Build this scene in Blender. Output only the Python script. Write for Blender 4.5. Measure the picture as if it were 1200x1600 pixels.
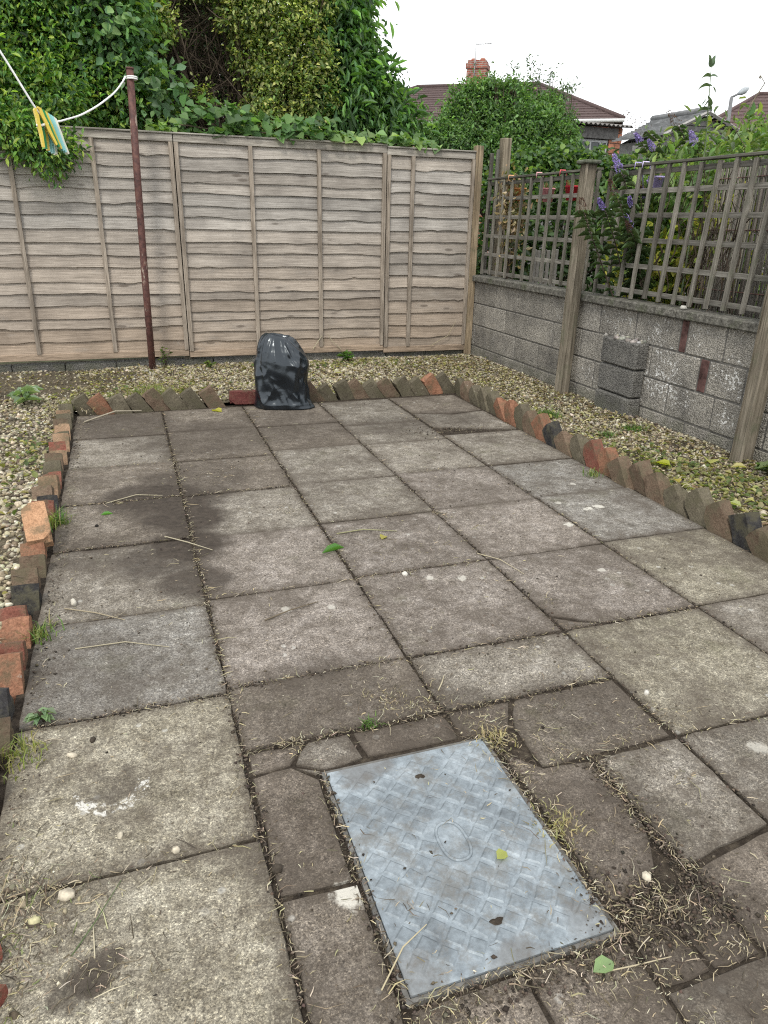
import bpy, math, random
import numpy as np
from mathutils import Vector, Matrix, noise as mnoise

for o in list(bpy.data.objects):
    bpy.data.objects.remove(o)
SC = bpy.context.scene
COL = SC.collection
random.seed(7)
RNG = np.random.default_rng(11)
PI = math.pi
R = math.radians

# ------------------------------------------------------------------ camera
CAM_H, CAM_PITCH, CAM_ROLL, CAM_YAW, CAM_F = 1.3604, 0.38258, 0.021992, 0.339149, 1128.517
_cp, _sp = math.cos(CAM_PITCH), math.sin(CAM_PITCH)
_fw = Vector((math.sin(CAM_YAW) * _cp, math.cos(CAM_YAW) * _cp, -_sp))
_r0 = Vector((math.cos(CAM_YAW), -math.sin(CAM_YAW), 0))
_u0 = _r0.cross(_fw)
_rt = _r0 * math.cos(CAM_ROLL) + _u0 * math.sin(CAM_ROLL)
_up = -_r0 * math.sin(CAM_ROLL) + _u0 * math.cos(CAM_ROLL)
cd = bpy.data.cameras.new('camera')
cam = bpy.data.objects.new('camera', cd)
COL.objects.link(cam)
cam.matrix_world = Matrix(((_rt.x, _up.x, -_fw.x, 0), (_rt.y, _up.y, -_fw.y, 0), (_rt.z, _up.z, -_fw.z, CAM_H), (0, 0, 0, 1)))
cd.sensor_fit = 'HORIZONTAL'
cd.sensor_width = 36.0
cd.lens = 36.0 * CAM_F / 1200.0
cd.clip_start = 0.02
cd.clip_end = 2000
SC.camera = cam

def at(px, py, Y):
    """the place in the garden seen at a spot of the survey photo, at distance Y"""
    d = _rt * ((px - 600) / CAM_F) - _up * ((py - 800) / CAM_F) + _fw
    return Vector((0, 0, CAM_H)) + d * (Y / d.y)

# ------------------------------------------------------------------ sky, sun, exposure
SUN_EL, SUN_AZ = R(52), R(215)       # azimuth clockwise from +Y: behind the camera, to the left
W = bpy.data.worlds.new('World')
SC.world = W
W.use_nodes = True
wn = W.node_tree
wn.nodes.clear()
wo = wn.nodes.new('ShaderNodeOutputWorld')
wb = wn.nodes.new('ShaderNodeBackground')
ws = wn.nodes.new('ShaderNodeTexSky')
ws.sky_type = 'NISHITA'
ws.sun_disc = False
ws.sun_elevation = SUN_EL
ws.sun_rotation = SUN_AZ
wh = wn.nodes.new('ShaderNodeHueSaturation')
wh.inputs['Saturation'].default_value = 0.35
wm = wn.nodes.new('ShaderNodeMix')
wm.data_type = 'RGBA'
wm.inputs[0].default_value = 0.72
wm.inputs[7].default_value = (11.6, 11.75, 11.8, 1)     # even white cloud cover
wn.links.new(ws.outputs[0], wh.inputs['Color'])
wn.links.new(wh.outputs[0], wm.inputs[6])
wn.links.new(wm.outputs[2], wb.inputs[0])
wb.inputs[1].default_value = 0.12
wn.links.new(wb.outputs[0], wo.inputs[0])
sd = bpy.data.lights.new('sun', 'SUN')
sd.energy = 1.5
sd.angle = R(12)
sd.color = (1.0, 0.95, 0.86)
sun = bpy.data.objects.new('sun', sd)
COL.objects.link(sun)
_sv = Vector((math.sin(SUN_AZ) * math.cos(SUN_EL), math.cos(SUN_AZ) * math.cos(SUN_EL), math.sin(SUN_EL)))
sun.rotation_euler = _sv.to_track_quat('Z', 'Y').to_euler()
sun.location = (0, 0, 20)
SC.render.engine = 'CYCLES'
SC.cycles.use_denoising = False
SC.cycles.filter_width = 1.15
SC.cycles.max_bounces = 6
SC.cycles.diffuse_bounces = 4
SC.cycles.glossy_bounces = 2
SC.cycles.transmission_bounces = 3
SC.cycles.sample_clamp_indirect = 4.0
SC.view_settings.view_transform = 'Standard'
SC.view_settings.look = 'None'
SC.view_settings.exposure = 0.42
SC.view_settings.gamma = 1.0
SC.view_settings.use_curve_mapping = False
SC.render.resolution_x, SC.render.resolution_y = 768, 1024

# ------------------------------------------------------------------ node helper
class G:
    def __init__(s, name):
        s.mat = bpy.data.materials.new(name)
        s.mat.use_nodes = True
        s.t = s.mat.node_tree
        s.t.nodes.clear()
        s.o = s.t.nodes.new('ShaderNodeOutputMaterial')
    def n(s, t):
        return s.t.nodes.new(t)
    def put(s, sock, v):
        if isinstance(v, bpy.types.NodeSocket):
            s.t.links.new(v, sock)
        elif v is not None:
            if isinstance(v, (tuple, list)) and len(v) == 3 and sock.type == 'RGBA':
                v = (*v, 1)
            sock.default_value = v
    def pos(s):
        return s.n('ShaderNodeNewGeometry').outputs['Position']
    def obj(s, jitter=True):
        c = s.n('ShaderNodeTexCoord').outputs['Object']
        if not jitter:
            return c
        r = s.n('ShaderNodeObjectInfo').outputs['Random']
        k = s.n('ShaderNodeVectorMath'); k.operation = 'MULTIPLY_ADD'
        cx = s.n('ShaderNodeCombineXYZ')
        for i in range(3):
            s.t.links.new(s.m('MULTIPLY', r, 37.0 + 11 * i), cx.inputs[i])
        k.operation = 'ADD'
        s.t.links.new(c, k.inputs[0]); s.t.links.new(cx.outputs[0], k.inputs[1])
        return k.outputs[0]
    def scale(s, v, sc):
        k = s.n('ShaderNodeVectorMath'); k.operation = 'MULTIPLY'
        s.put(k.inputs[0], v); k.inputs[1].default_value = sc
        return k.outputs[0]
    def ocolor(s):
        return s.n('ShaderNodeObjectInfo').outputs['Color']
    def rnd(s):
        return s.n('ShaderNodeObjectInfo').outputs['Random']
    def attr(s, name, out='Color'):
        a = s.n('ShaderNodeAttribute'); a.attribute_name = name
        return a.outputs[out]
    def noise(s, v, sc, det=3, rough=0.55, dist=0.0):
        k = s.n('ShaderNodeTexNoise')
        s.put(k.inputs['Vector'], v); k.inputs['Scale'].default_value = sc
        k.inputs['Detail'].default_value = det; k.inputs['Roughness'].default_value = rough
        k.inputs['Distortion'].default_value = dist
        return k.outputs['Fac']
    def vor(s, v, sc, feat='F1', out='Distance', rnd=1.0):
        k = s.n('ShaderNodeTexVoronoi'); k.feature = feat
        s.put(k.inputs['Vector'], v); k.inputs['Scale'].default_value = sc
        k.inputs['Randomness'].default_value = rnd
        return k.outputs[out]
    def m(s, op, a, b=None, clamp=False):
        k = s.n('ShaderNodeMath'); k.operation = op; k.use_clamp = clamp
        s.put(k.inputs[0], a)
        if b is not None: s.put(k.inputs[1], b)
        return k.outputs[0]
    def step(s, v, lo, hi, a=0.0, b=1.0):
        k = s.n('ShaderNodeMapRange'); k.interpolation_type = 'SMOOTHSTEP'
        s.put(k.inputs['Value'], v)
        for i, q in zip((1, 2, 3, 4), (lo, hi, a, b)): s.put(k.inputs[i], q)
        return k.outputs[0]
    def mix(s, f, a, b, blend='MIX'):
        k = s.n('ShaderNodeMix'); k.data_type = 'RGBA'; k.blend_type = blend
        s.put(k.inputs[0], f); s.put(k.inputs[6], a); s.put(k.inputs[7], b)
        return k.outputs[2]
    def ramp(s, f, stops):
        k = s.n('ShaderNodeValToRGB')
        s.put(k.inputs[0], f)
        e = k.color_ramp.elements
        while len(e) < len(stops): e.new(0.5)
        for i, (p, c) in enumerate(stops):
            e[i].position = p; e[i].color = (*c, 1) if len(c) == 3 else c
        return k.outputs[0]
    def gray(s, v):
        k = s.n('ShaderNodeCombineColor')
        for i in range(3): s.put(k.inputs[i], v)
        return k.outputs[0]
    def bump(s, h, st=0.5, d=0.01, nrm=None):
        k = s.n('ShaderNodeBump'); k.inputs['Strength'].default_value = st; k.inputs['Distance'].default_value = d
        s.put(k.inputs['Height'], h)
        if nrm is not None: s.put(k.inputs['Normal'], nrm)
        return k.outputs[0]
    def blobs(s, pts, pos, wob=0.25, wsc=5.0):
        """soft-edged stain mask with a ragged outline; pts = (x, y, radius, strength)"""
        sx = s.n('ShaderNodeSeparateXYZ'); s.put(sx.inputs[0], pos)
        nz = s.noise(pos, wsc, 8, 0.72)
        acc = None
        for x, y, r, st in pts:
            dx = s.m('SUBTRACT', sx.outputs[0], x); dy = s.m('SUBTRACT', sx.outputs[1], y)
            d = s.m('SQRT', s.m('ADD', s.m('MULTIPLY', dx, dx), s.m('MULTIPLY', dy, dy)))
            d = s.m('ADD', d, s.m('MULTIPLY', s.m('SUBTRACT', nz, 0.5), wob * 2 * r + 0.05))
            v = s.m('MULTIPLY', s.step(d, r * 1.15, r * 0.6), st)
            acc = v if acc is None else s.m('MAXIMUM', acc, v)
        return acc
    def surf(s, col, rough=0.85, nrm=None, spec=0.3, metal=0.0, trans=None, tcol=None, emis=None):
        b = s.n('ShaderNodeBsdfPrincipled')
        s.put(b.inputs['Base Color'], col); s.put(b.inputs['Roughness'], rough)
        s.put(b.inputs['Specular IOR Level'], spec); s.put(b.inputs['Metallic'], metal)
        if nrm is not None: s.put(b.inputs['Normal'], nrm)
        out = b.outputs[0]
        if trans:
            tr = s.n('ShaderNodeBsdfTranslucent'); s.put(tr.inputs[0], tcol or col)
            mx = s.n('ShaderNodeMixShader'); s.put(mx.inputs[0], trans)
            s.t.links.new(out, mx.inputs[1]); s.t.links.new(tr.outputs[0], mx.inputs[2])
            out = mx.outputs[0]
        s.t.links.new(out, s.o.inputs[0])
        return s.mat

# ------------------------------------------------------------------ materials
def m_slab():
    g = G('paving_concrete')
    p = g.pos(); oc = g.ocolor()
    fine = g.noise(p, 260, 2, 0.6)
    med = g.noise(p, 95, 3, 0.7)
    big = g.noise(p, 5.5, 5, 0.65)
    big2 = g.noise(p, 1.9, 4, 0.6)
    mot = g.noise(p, 20, 5, 0.72)
    c = g.mix(1.0, oc, g.ramp(big, [(0.3, (0.70, 0.68, 0.65)), (0.5, (0.97, 0.95, 0.93)), (0.72, (1.2, 1.2, 1.21))]), 'MULTIPLY')
    c = g.mix(1.0, c, g.ramp(mot, [(0.34, (0.62, 0.60, 0.57)), (0.55, (1.0, 1.0, 1.0)), (0.72, (1.36, 1.37, 1.38))]), 'MULTIPLY')
    c = g.mix(1.0, c, g.ramp(med, [(0.34, (0.72, 0.70, 0.68)), (0.52, (1, 1, 1)), (0.66, (1.28, 1.28, 1.26))]), 'MULTIPLY')
    # exposed grit: every grain its own shade
    for sc_, lo_, hi_ in ((290, .55, 1.6), (540, .58, 1.5)):
        k = g.n('ShaderNodeTexVoronoi'); g.put(k.inputs['Vector'], p); k.inputs['Scale'].default_value = sc_
        sp = g.n('ShaderNodeSeparateColor'); g.put(sp.inputs[0], k.outputs['Color'])
        c = g.mix(1.0, c, g.ramp(sp.outputs[0], [(0.05, (lo_,) * 3), (0.45, (.9, .9, .9)), (0.8, (1.05, 1.05, 1.04)), (1.0, (hi_, hi_, hi_ * .97))]), 'MULTIPLY')
    # pits and pale lichen
    pit = g.step(g.vor(p, 46), 0.17, 0.07)
    pit = g.m('MULTIPLY', pit, g.step(g.noise(p, 7, 3), 0.44, 0.56))
    c = g.mix(g.m('MULTIPLY', pit, 0.75), c, (0.035, 0.03, 0.026))
    lich = g.m('MULTIPLY', g.step(g.vor(p, 13), 0.16, 0.10), g.step(g.noise(p, 2.6, 2), 0.48, 0.56))
    lich = g.m('MULTIPLY', lich, g.step(g.noise(p, 55, 2), 0.35, 0.5))
    c = g.mix(g.m('MULTIPLY', lich, 0.55), c, (0.50, 0.49, 0.45))
    moss = g.step(g.noise(p, 3.1, 5, 0.7), 0.56, 0.74)
    c = g.mix(g.m('MULTIPLY', moss, 0.35), c, (0.115, 0.115, 0.06))
    # soil trodden in along the joints
    edge = g.attr('edge', 'Fac')
    en = g.m('ADD', edge, g.m('MULTIPLY', g.m('SUBTRACT', g.noise(p, 14, 5, 0.7), 0.5), 1.5))
    c = g.mix(g.step(en, 0.22, 1.15, 0, 0.74), c, (0.078, 0.064, 0.050))
    sm = g.step(g.noise(p, 2.3, 8, 0.78), 0.44, 0.66, 0, 0.72)
    c = g.mix(sm, c, (0.082, 0.067, 0.053))
    soil = g.blobs([(0.10, 3.66, .30, 1.0), (-0.03, 3.72, .24, .9), (0.17, 3.38, .23, 1.0), (0.15, 3.06, .21, 1.0), (0.02, 2.95, .20, .8), (0.15, 2.70, .17, .85), (0.33, 3.72, .14, .7),
                    (0.10, 3.95, .16, .7), (-0.28, 3.1, .18, .4), (0.75, 1.56, .24, .5), (0.98, 1.08, .23, .55), (1.02, .72, .26, .6),
                    (0.28, 1.28, .18, .4), (0.27, .85, .18, .35), (0.45, 1.78, .28, .45), (1.2, 1.52, .2, .4), (1.75, 4.75, .3, .45), (0.4, 4.75, .5, .55), (1.0, 4.9, .5, .45),
                    (0.35, 4.0, .28, .45), (-0.1, 5.2, .4, .6), (2.2, 4.85, .28, .5), (-0.20, 1.08, .05, .9), (-0.165, 1.10, .035, .85), (-0.24, 1.055, .04, .7), (-0.25, 2.2, .3, .35), (1.9, 1.15, .2, .4)], p, 0.35, 7)
    c = g.mix(soil, c, g.ramp(g.noise(p, 30, 5, .7), [(0.35, (0.036, 0.029, 0.023)), (0.65, (0.066, 0.053, 0.042))]))
    spots = g.blobs([(2.167, 2.935, .020, .9), (2.225, 2.945, .028, .85), (2.14, 2.93, .016, .8), (1.94, 2.78, .026, .8), (1.80, 2.30, .018, .6), (1.19, 2.40, .024, .6), (1.07, 2.44, .02, .6), (.332, 1.10, .042, .85), (1.56, 1.20, .03, .5), (2.3, 3.3, .02, .6), (2.05, 3.05, .018, .6), (.45, 2.36, .02, .5), (.62, 2.33, .018, .5)], p, .55, 38)
    c = g.mix(spots, c, (0.55, 0.53, 0.47))
    # splash of white paint round the foot of a pot that once stood there
    sx = g.n('ShaderNodeSeparateXYZ'); g.put(sx.inputs[0], p)
    dx = g.m('MULTIPLY', g.m('SUBTRACT', sx.outputs[0], -0.161), 1.0); dy = g.m('SUBTRACT', sx.outputs[1], 1.592)
    rr = g.m('SQRT', g.m('ADD', g.m('MULTIPLY', dx, dx), g.m('MULTIPLY', dy, dy)))
    ring = g.step(g.m('ABSOLUTE', g.m('SUBTRACT', g.m('ADD', rr, g.m('MULTIPLY', g.m('SUBTRACT', g.noise(p, 30, 2), .5), .03)), 0.078)), 0.019, 0.012)
    ring = g.m('MULTIPLY', ring, g.step(g.m('ADD', dy, g.m('MULTIPLY', g.m('SUBTRACT', g.noise(p, 45, 3), .5), .12)), 0.0, -0.01))
    ring = g.m('MULTIPLY', ring, g.step(g.noise(p, 34, 6, .8), 0.49, 0.55))
    dirtring = g.step(rr, 0.11, 0.05)
    c = g.mix(g.m('MULTIPLY', dirtring, g.step(g.noise(p, 22, 3), 0.35, 0.6, 0, 0.6)), c, (0.06, 0.05, 0.04))
    c = g.mix(g.m('MULTIPLY', ring, .85), c, (0.60, 0.59, 0.55))
    h = g.m('ADD', g.m('MULTIPLY', fine, 0.5), g.m('ADD', g.m('MULTIPLY', med, 0.7), g.m('MULTIPLY', g.noise(p, 28, 3), 0.8)))
    h = g.m('SUBTRACT', h, g.m('MULTIPLY', pit, 0.6))
    return g.surf(c, 0.88, g.bump(h, 0.55, 0.006), 0.25)

def m_soil():
    g = G('dark_soil')
    p = g.pos()
    c = g.ramp(g.noise(p, 40, 6, 0.7), [(0.3, (0.022, 0.017, 0.013)), (0.5, (0.05, 0.04, 0.031)), (0.7, (0.10, 0.082, 0.06))])
    return g.surf(c, 0.95, g.bump(g.noise(p, 70, 5, 0.7), 0.8, 0.015), 0.15)

def m_bed():
    g = G('gravel_soil')
    p = g.pos()
    c = g.ramp(g.noise(p, 45, 6, 0.75), [(0.3, (0.035, 0.028, 0.02)), (0.5, (0.09, 0.075, 0.05)), (0.7, (0.2, 0.175, 0.125))])
    c = g.mix(g.step(g.noise(p, 1.6, 3), 0.5, 0.65, 0, .6), c, (0.05, 0.04, 0.03))
    return g.surf(c, 0.95, g.bump(g.vor(p, 60), 0.8, 0.012), 0.15)

def m_attr(name, rough=0.8, spec=0.3, trans=None, bump=None, var=0.0):
    g = G(name)
    c = g.attr('tint')
    p = g.pos()
    if var:
        c = g.mix(1.0, c, g.ramp(g.noise(p, var, 3), [(0.3, (0.65, 0.65, 0.65)), (0.7, (1.3, 1.3, 1.3))]), 'MULTIPLY')
    nrm = g.bump(g.noise(p, bump, 3), 0.5, 0.004) if bump else None
    tc = None
    if trans:
        tc = g.mix(1.0, c, (1.5, 1.6, 0.7), 'MULTIPLY')
    return g.surf(c, rough, nrm, spec, trans=trans, tcol=tc)

def m_brick():
    g = G('old_brick')
    v = g.obj(); oc = g.ocolor(); p = g.pos()
    c = g.mix(1.0, oc, g.ramp(g.noise(v, 22, 5, 0.7), [(0.3, (0.55, 0.53, 0.5)), (0.55, (1, 1, 1)), (0.75, (1.35, 1.3, 1.25))]), 'MULTIPLY')
    c = g.mix(1.0, c, g.ramp(g.noise(v, 130, 3, 0.7), [(0.35, (0.75, 0.75, 0.75)), (0.65, (1.25, 1.25, 1.25))]), 'MULTIPLY')
    al = g.step(g.noise(v, 11, 6, 0.75), 0.44, 0.62, 0, .75)
    c = g.mix(al, c, (0.085, 0.078, 0.048))
    mort = g.step(g.noise(v, 13, 4, 0.7), 0.66, 0.74, 0, .7)
    c = g.mix(mort, c, (0.32, 0.29, 0.24))
    return g.surf(c, 0.9, g.bump(g.noise(v, 60, 5, 0.7), 0.8, 0.008), 0.2)

def m_wood(name, base, dark, light, grain=(3.0, 60, 60), oc=True, knots=True, mossy=0.0):
    g = G(name)
    v = g.obj()
    gv = g.scale(v, grain)
    n1 = g.noise(gv, 1.0, 5, 0.7, 0.4)
    n2 = g.noise(gv, 4.0, 3, 0.6)
    c = g.ramp(n1, [(0.28, dark), (0.5, base), (0.72, light)])
    c = g.mix(1.0, c, g.ramp(n2, [(0.32, (0.7, 0.69, 0.68)), (0.6, (1.1, 1.1, 1.1))]), 'MULTIPLY')
    c = g.mix(1.0, c, g.ramp(g.noise(v, 2.6, 4, .6), [(0.3, (0.72, 0.71, 0.70)), (0.7, (1.18, 1.17, 1.15))]), 'MULTIPLY')
    if oc: c = g.mix(1.0, c, g.ocolor(), 'MULTIPLY')
    if knots:
        kv = g.scale(v, (2.6, 9.0, 9.0))
        d = g.vor(kv, 1.0, rnd=0.9)
        kn = g.step(d, 0.17, 0.07)
        rings = g.m('MULTIPLY', g.step(d, 0.36, 0.2), g.m('ADD', g.m('MULTIPLY', g.m('SINE', g.m('MULTIPLY', d, 75.0)), 0.5), 0.5))
        c = g.mix(g.m('MULTIPLY', rings, 0.4), c, dark)
        c = g.mix(g.m('MULTIPLY', kn, 0.6), c, (0.075, 0.058, 0.045))
    if mossy:
        c = g.mix(g.step(g.noise(v, 7, 5, .7), 0.5, 0.68, 0, mossy), c, (0.10, 0.115, 0.07))
    return g.surf(c, 0.9, g.bump(g.m('ADD', n1, g.m('MULTIPLY', n2, 0.5)), 0.6, 0.006), 0.2)

def m_block(flecks=True):
    g = G('concrete_block')
    p = g.pos(); oc = g.ocolor()
    agg = g.vor(p, 105)
    c = g.mix(1.0, oc, g.ramp(agg, [(0.12, (1.18, 1.17, 1.15)), (0.4, (0.96, 0.96, 0.96)), (0.68, (0.58, 0.58, 0.58))]), 'MULTIPLY')
    c = g.mix(1.0, c, g.ramp(g.noise(p, 3.2, 5, .65), [(0.3, (0.62, 0.62, 0.63)), (0.7, (1.3, 1.29, 1.26))]), 'MULTIPLY')
    c = g.mix(1.0, c, g.ramp(g.noise(p, 38, 4, .7), [(0.3, (0.72, 0.72, 0.72)), (0.7, (1.25, 1.25, 1.25))]), 'MULTIPLY')
    # remains of white masonry paint, in flecks
    sx = g.n('ShaderNodeSeparateXYZ'); g.put(sx.inputs[0], p)
    area = g.step(g.noise(p, 1.9, 3, .6), 0.46, 0.62)
    nb = g.m('MULTIPLY', g.step(sx.outputs[1], 5.6, 4.7), g.step(sx.outputs[2], 0.08, 0.24))
    area = g.m('MULTIPLY', g.m('ADD', g.m('MULTIPLY', area, 0.5), g.m('MULTIPLY', nb, 0.62)), g.step(g.noise(p, 4.4, 3, .6), 0.36, 0.60))
    fl = g.step(g.m('ADD', g.noise(p, 46, 5, .8), g.m('MULTIPLY', area, 0.135)), 0.665, 0.70)
    if flecks: c = g.mix(fl, c, (0.66, 0.66, 0.64))
    gr = g.m('MULTIPLY', g.step(sx.outputs[2], 0.2, 0.02), g.step(g.noise(p, 9, 4), 0.35, 0.6))
    c = g.mix(g.m('MULTIPLY', gr, 0.5), c, (0.10, 0.105, 0.07))
    return g.surf(c, 0.93, g.bump(g.m('ADD', agg, g.noise(p, 60, 4)), 0.7, 0.01), 0.2)

def m_mortar():
    g = G('wall_mortar')
    p = g.pos()
    c = g.ramp(g.noise(p, 30, 5, .7), [(0.3, (0.07, 0.067, 0.062)), (0.7, (0.18, 0.172, 0.158))])
    return g.surf(c, 0.95, g.bump(g.noise(p, 80, 4), 0.6, 0.008), 0.15)

def m_coping():
    g = G('coping_concrete')
    p = g.pos()
    c = g.ramp(g.noise(p, 26, 5, .72), [(0.28, (0.045, 0.043, 0.038)), (0.5, (0.12, 0.115, 0.10)), (0.72, (0.26, 0.25, 0.22))])
    c = g.mix(g.step(g.noise(p, 6, 5, .7), 0.5, 0.65, 0, .6), c, (0.075, 0.085, 0.05))
    c = g.mix(g.step(g.noise(p, 48, 4, .8), 0.63, 0.68, 0, .8), c, (0.5, 0.49, 0.45))
    return g.surf(c, 0.93, g.bump(g.noise(p, 60, 5), 0.8, 0.012), 0.2)

def m_steel(k=1.0):
    g = G('galvanised_steel')
    p = g.pos()
    n = g.noise(p, 9, 5, .7)
    c = g.ramp(n, [(q_, tuple(x * k for x in c_)) for q_, c_ in ((0.3, (0.15, 0.17, 0.185)), (0.5, (0.25, 0.288, 0.315)), (0.72, (0.38, 0.425, 0.455)))])
    c = g.mix(1.0, c, g.ramp(g.noise(p, 65, 4, .7), [(0.3, (0.75, 0.75, 0.75)), (0.65, (1.12, 1.12, 1.12))]), 'MULTIPLY')
    d = g.step(g.noise(p, 12, 6, .75), 0.47, 0.66, 0, .72)
    c = g.mix(d, c, (0.135, 0.13, 0.118))
    edge = g.blobs([(0.38, 0.87, .08, .5), (0.6, 0.84, .06, .55), (0.8, 0.87, .07, .45), (0.45, 1.45, .06, .6), (0.52, 1.46, .05, .6)], p, .5, 14)
    c = g.mix(edge, c, (0.12, 0.11, 0.1))
    d2 = g.m('MAXIMUM', d, edge)
    return g.surf(c, g.step(d2, 0, .7, .50, .88), g.bump(g.noise(p, 120, 3), 0.25, 0.002), 0.45, g.step(d2, 0, .7, .35, .03))

def m_bag():
    g = G('black_polythene')
    v = g.obj(False)
    n = g.noise(g.scale(v, (1, 1, .6)), 16, 4, .65, 0.6)
    w = g.m('ABSOLUTE', g.m('SUBTRACT', g.noise(g.scale(v, (1, 1, .45)), 11, 3, .6, 1.2), 0.5))
    bm_ = g.surf((0.005, 0.0075, 0.011), g.step(n, .3, .7, .22, .32), g.bump(g.m('ADD', w, g.m('MULTIPLY', n, .3)), 0.14, 0.010), 0.8)
    [n_ for n_ in g.t.nodes if n_.type == 'BSDF_PRINCIPLED'][0].inputs['Specular Tint'].default_value = (.86, .94, 1.0, 1)
    return bm_

def m_rust():
    g = G('rusty_paint')
    v = g.obj(False)
    c = g.ramp(g.noise(v, 26, 5, .7), [(0.3, (0.045, 0.022, 0.02)), (0.55, (0.115, 0.05, 0.042)), (0.75, (0.17, 0.085, 0.06))])
    chips = g.step(g.noise(g.scale(v, (1, 1, .35)), 17, 5, .7), 0.57, 0.63)
    c = g.mix(chips, c, (0.30, 0.235, 0.19))
    return g.surf(c, 0.65, g.bump(g.noise(v, 40, 5), 0.5, 0.004), 0.4)

def m_plain(name, col, rough=0.6, spec=0.4, nsc=30, amt=0.25, metal=0.0, bump=0.2):
    g = G(name)
    v = g.obj()
    n = g.noise(v, nsc, 4, .65)
    lo = tuple(x * (1 - amt) for x in col); hi = tuple(min(1, x * (1 + amt)) for x in col)
    return g.surf(g.ramp(n, [(0.3, lo), (0.7, hi)]), rough, g.bump(n, bump, 0.004), spec, metal)

def m_brickwork(name, sc=1.0, a=(0.33, 0.12, 0.075), b=(0.24, 0.085, 0.055)):
    g = G(name)
    tc = g.n('ShaderNodeTexCoord').outputs['UV']
    k = g.n('ShaderNodeTexBrick')
    g.put(k.inputs['Vector'], tc)
    k.inputs['Color1'].default_value = (*a, 1); k.inputs['Color2'].default_value = (*b, 1)
    k.inputs['Mortar'].default_value = (0.32, 0.29, 0.25, 1)
    k.inputs['Scale'].default_value = sc
    k.inputs['Mortar Size'].default_value = 0.012; k.inputs['Brick Width'].default_value = 0.225; k.inputs['Row Height'].default_value = 0.075
    c = g.mix(1.0, k.outputs[0], g.ramp(g.noise(g.pos(), 6, 5, .7), [(0.3, (.6, .6, .6)), (0.7, (1.25, 1.25, 1.25))]), 'MULTIPLY')
    return g.surf(c, 0.9, g.bump(k.outputs[1], -0.4, 0.01), 0.2)

def m_tiles(name, a, b):
    g = G(name)
    p = g.pos()
    c = g.mix(g.noise(p, 3.5, 4, .7), a, b)
    c = g.mix(1.0, c, g.ramp(g.noise(p, 18, 4, .7), [(0.3, (.6, .6, .6)), (0.7, (1.35, 1.35, 1.35))]), 'MULTIPLY')
    return g.surf(c, 0.85, g.bump(g.noise(p, 25, 3), 0.4, 0.02), 0.25)

M = dict(
    slab=m_slab(), soil=m_soil(), bed=m_bed(), brick=m_brick(), block=m_block(), pier=m_block(False), mortar=m_mortar(), coping=m_coping(),
    steel=m_steel(), lug=m_steel(.88), redbit=m_plain('red_brick', (.10, .055, .05), .9, .2, 14, .7), bag=m_bag(), rust=m_rust(),
    pebble=m_attr('pebble', 0.85, 0.25, var=90), straw=m_attr('dry_straw', 0.85, 0.2, trans=0.15),
    leaf=m_attr('leaf', 0.5, 0.4, trans=0.38), dull_leaf=m_attr('dull_leaf', 0.75, 0.2, trans=0.25), flower=m_attr('flower', 0.8, 0.2, trans=0.2),
    board=m_wood('fence_board', (0.385, 0.36, 0.33), (0.265, 0.245, 0.222), (0.475, 0.45, 0.418), (1.8, 60, 95)),
    rail=m_wood('fence_rail', (0.35, 0.325, 0.295), (0.17, 0.155, 0.14), (0.47, 0.445, 0.41), (2.2, 40, 40), knots=False),
    batten=m_wood('fence_batten', (0.31, 0.275, 0.238), (0.14, 0.12, 0.10), (0.43, 0.39, 0.345), (40, 40, 2.2), knots=False),
    post=m_wood('post_timber', (0.215, 0.193, 0.157), (0.075, 0.066, 0.052), (0.35, 0.32, 0.27), (30, 30, 1.6), knots=False, mossy=.45),
    trellis=m_wood('trellis_timber', (0.185, 0.178, 0.16), (0.075, 0.072, 0.064), (0.31, 0.30, 0.275), (26, 26, 2.0), knots=False, mossy=.4),
    trellish=m_wood('trellis_timber_cross', (0.15, 0.143, 0.128), (0.06, 0.057, 0.05), (0.27, 0.26, 0.235), (26, 2.0, 26), knots=False, mossy=.4),
    bark=m_wood('bark', (0.085, 0.066, 0.05), (0.03, 0.023, 0.018), (0.16, 0.13, 0.10), (18, 18, 4), oc=False, knots=False),
    rope=m_plain('rope', (0.90, 0.91, 0.88), 0.7, .3, 120, .15),
)

# ------------------------------------------------------------------ object helpers
def tag(o, label=None, cat=None, group=None, kind=None):
    if label: o['label'] = label
    if cat: o['category'] = cat
    if group: o['group'] = group
    if kind: o['kind'] = kind
    return o

def empty(name, loc=(0, 0, 0), rz=0.0):
    o = bpy.data.objects.new(name, None)
    o.empty_display_size = 0.1
    o.location = loc; o.rotation_euler = (0, 0, rz)
    COL.objects.link(o)
    return o

def link(name, me, parent=None, loc=None, rot=None, color=None):
    o = bpy.data.objects.new(name, me)
    if parent is not None: o.parent = parent
    if loc is not None: o.location = loc
    if rot is not None: o.rotation_euler = rot
    if color is not None: o.color = (*color, 1)
    COL.objects.link(o)
    return o

def mesh(name, v, f, mat, smooth=False, uv=False):
    me = bpy.data.meshes.new(name)
    me.from_pydata([tuple(x) for x in v], [], [tuple(x) for x in f])
    me.materials.append(mat)
    if smooth: me.polygons.foreach_set('use_smooth', [True] * len(me.polygons))
    if uv:   # planar boxes in metres: u along the wall, v up
        l = me.uv_layers.new(name='UVMap')
        for poly in me.polygons:
            n = poly.normal
            for li in poly.loop_indices:
                c = me.vertices[me.loops[li].vertex_index].co
                h = c.x if abs(n.y) >= abs(n.x) else c.y
                l.data[li].uv = (h, c.z if abs(n.z) < 0.8 else c.y)
    me.update()
    return me

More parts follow.
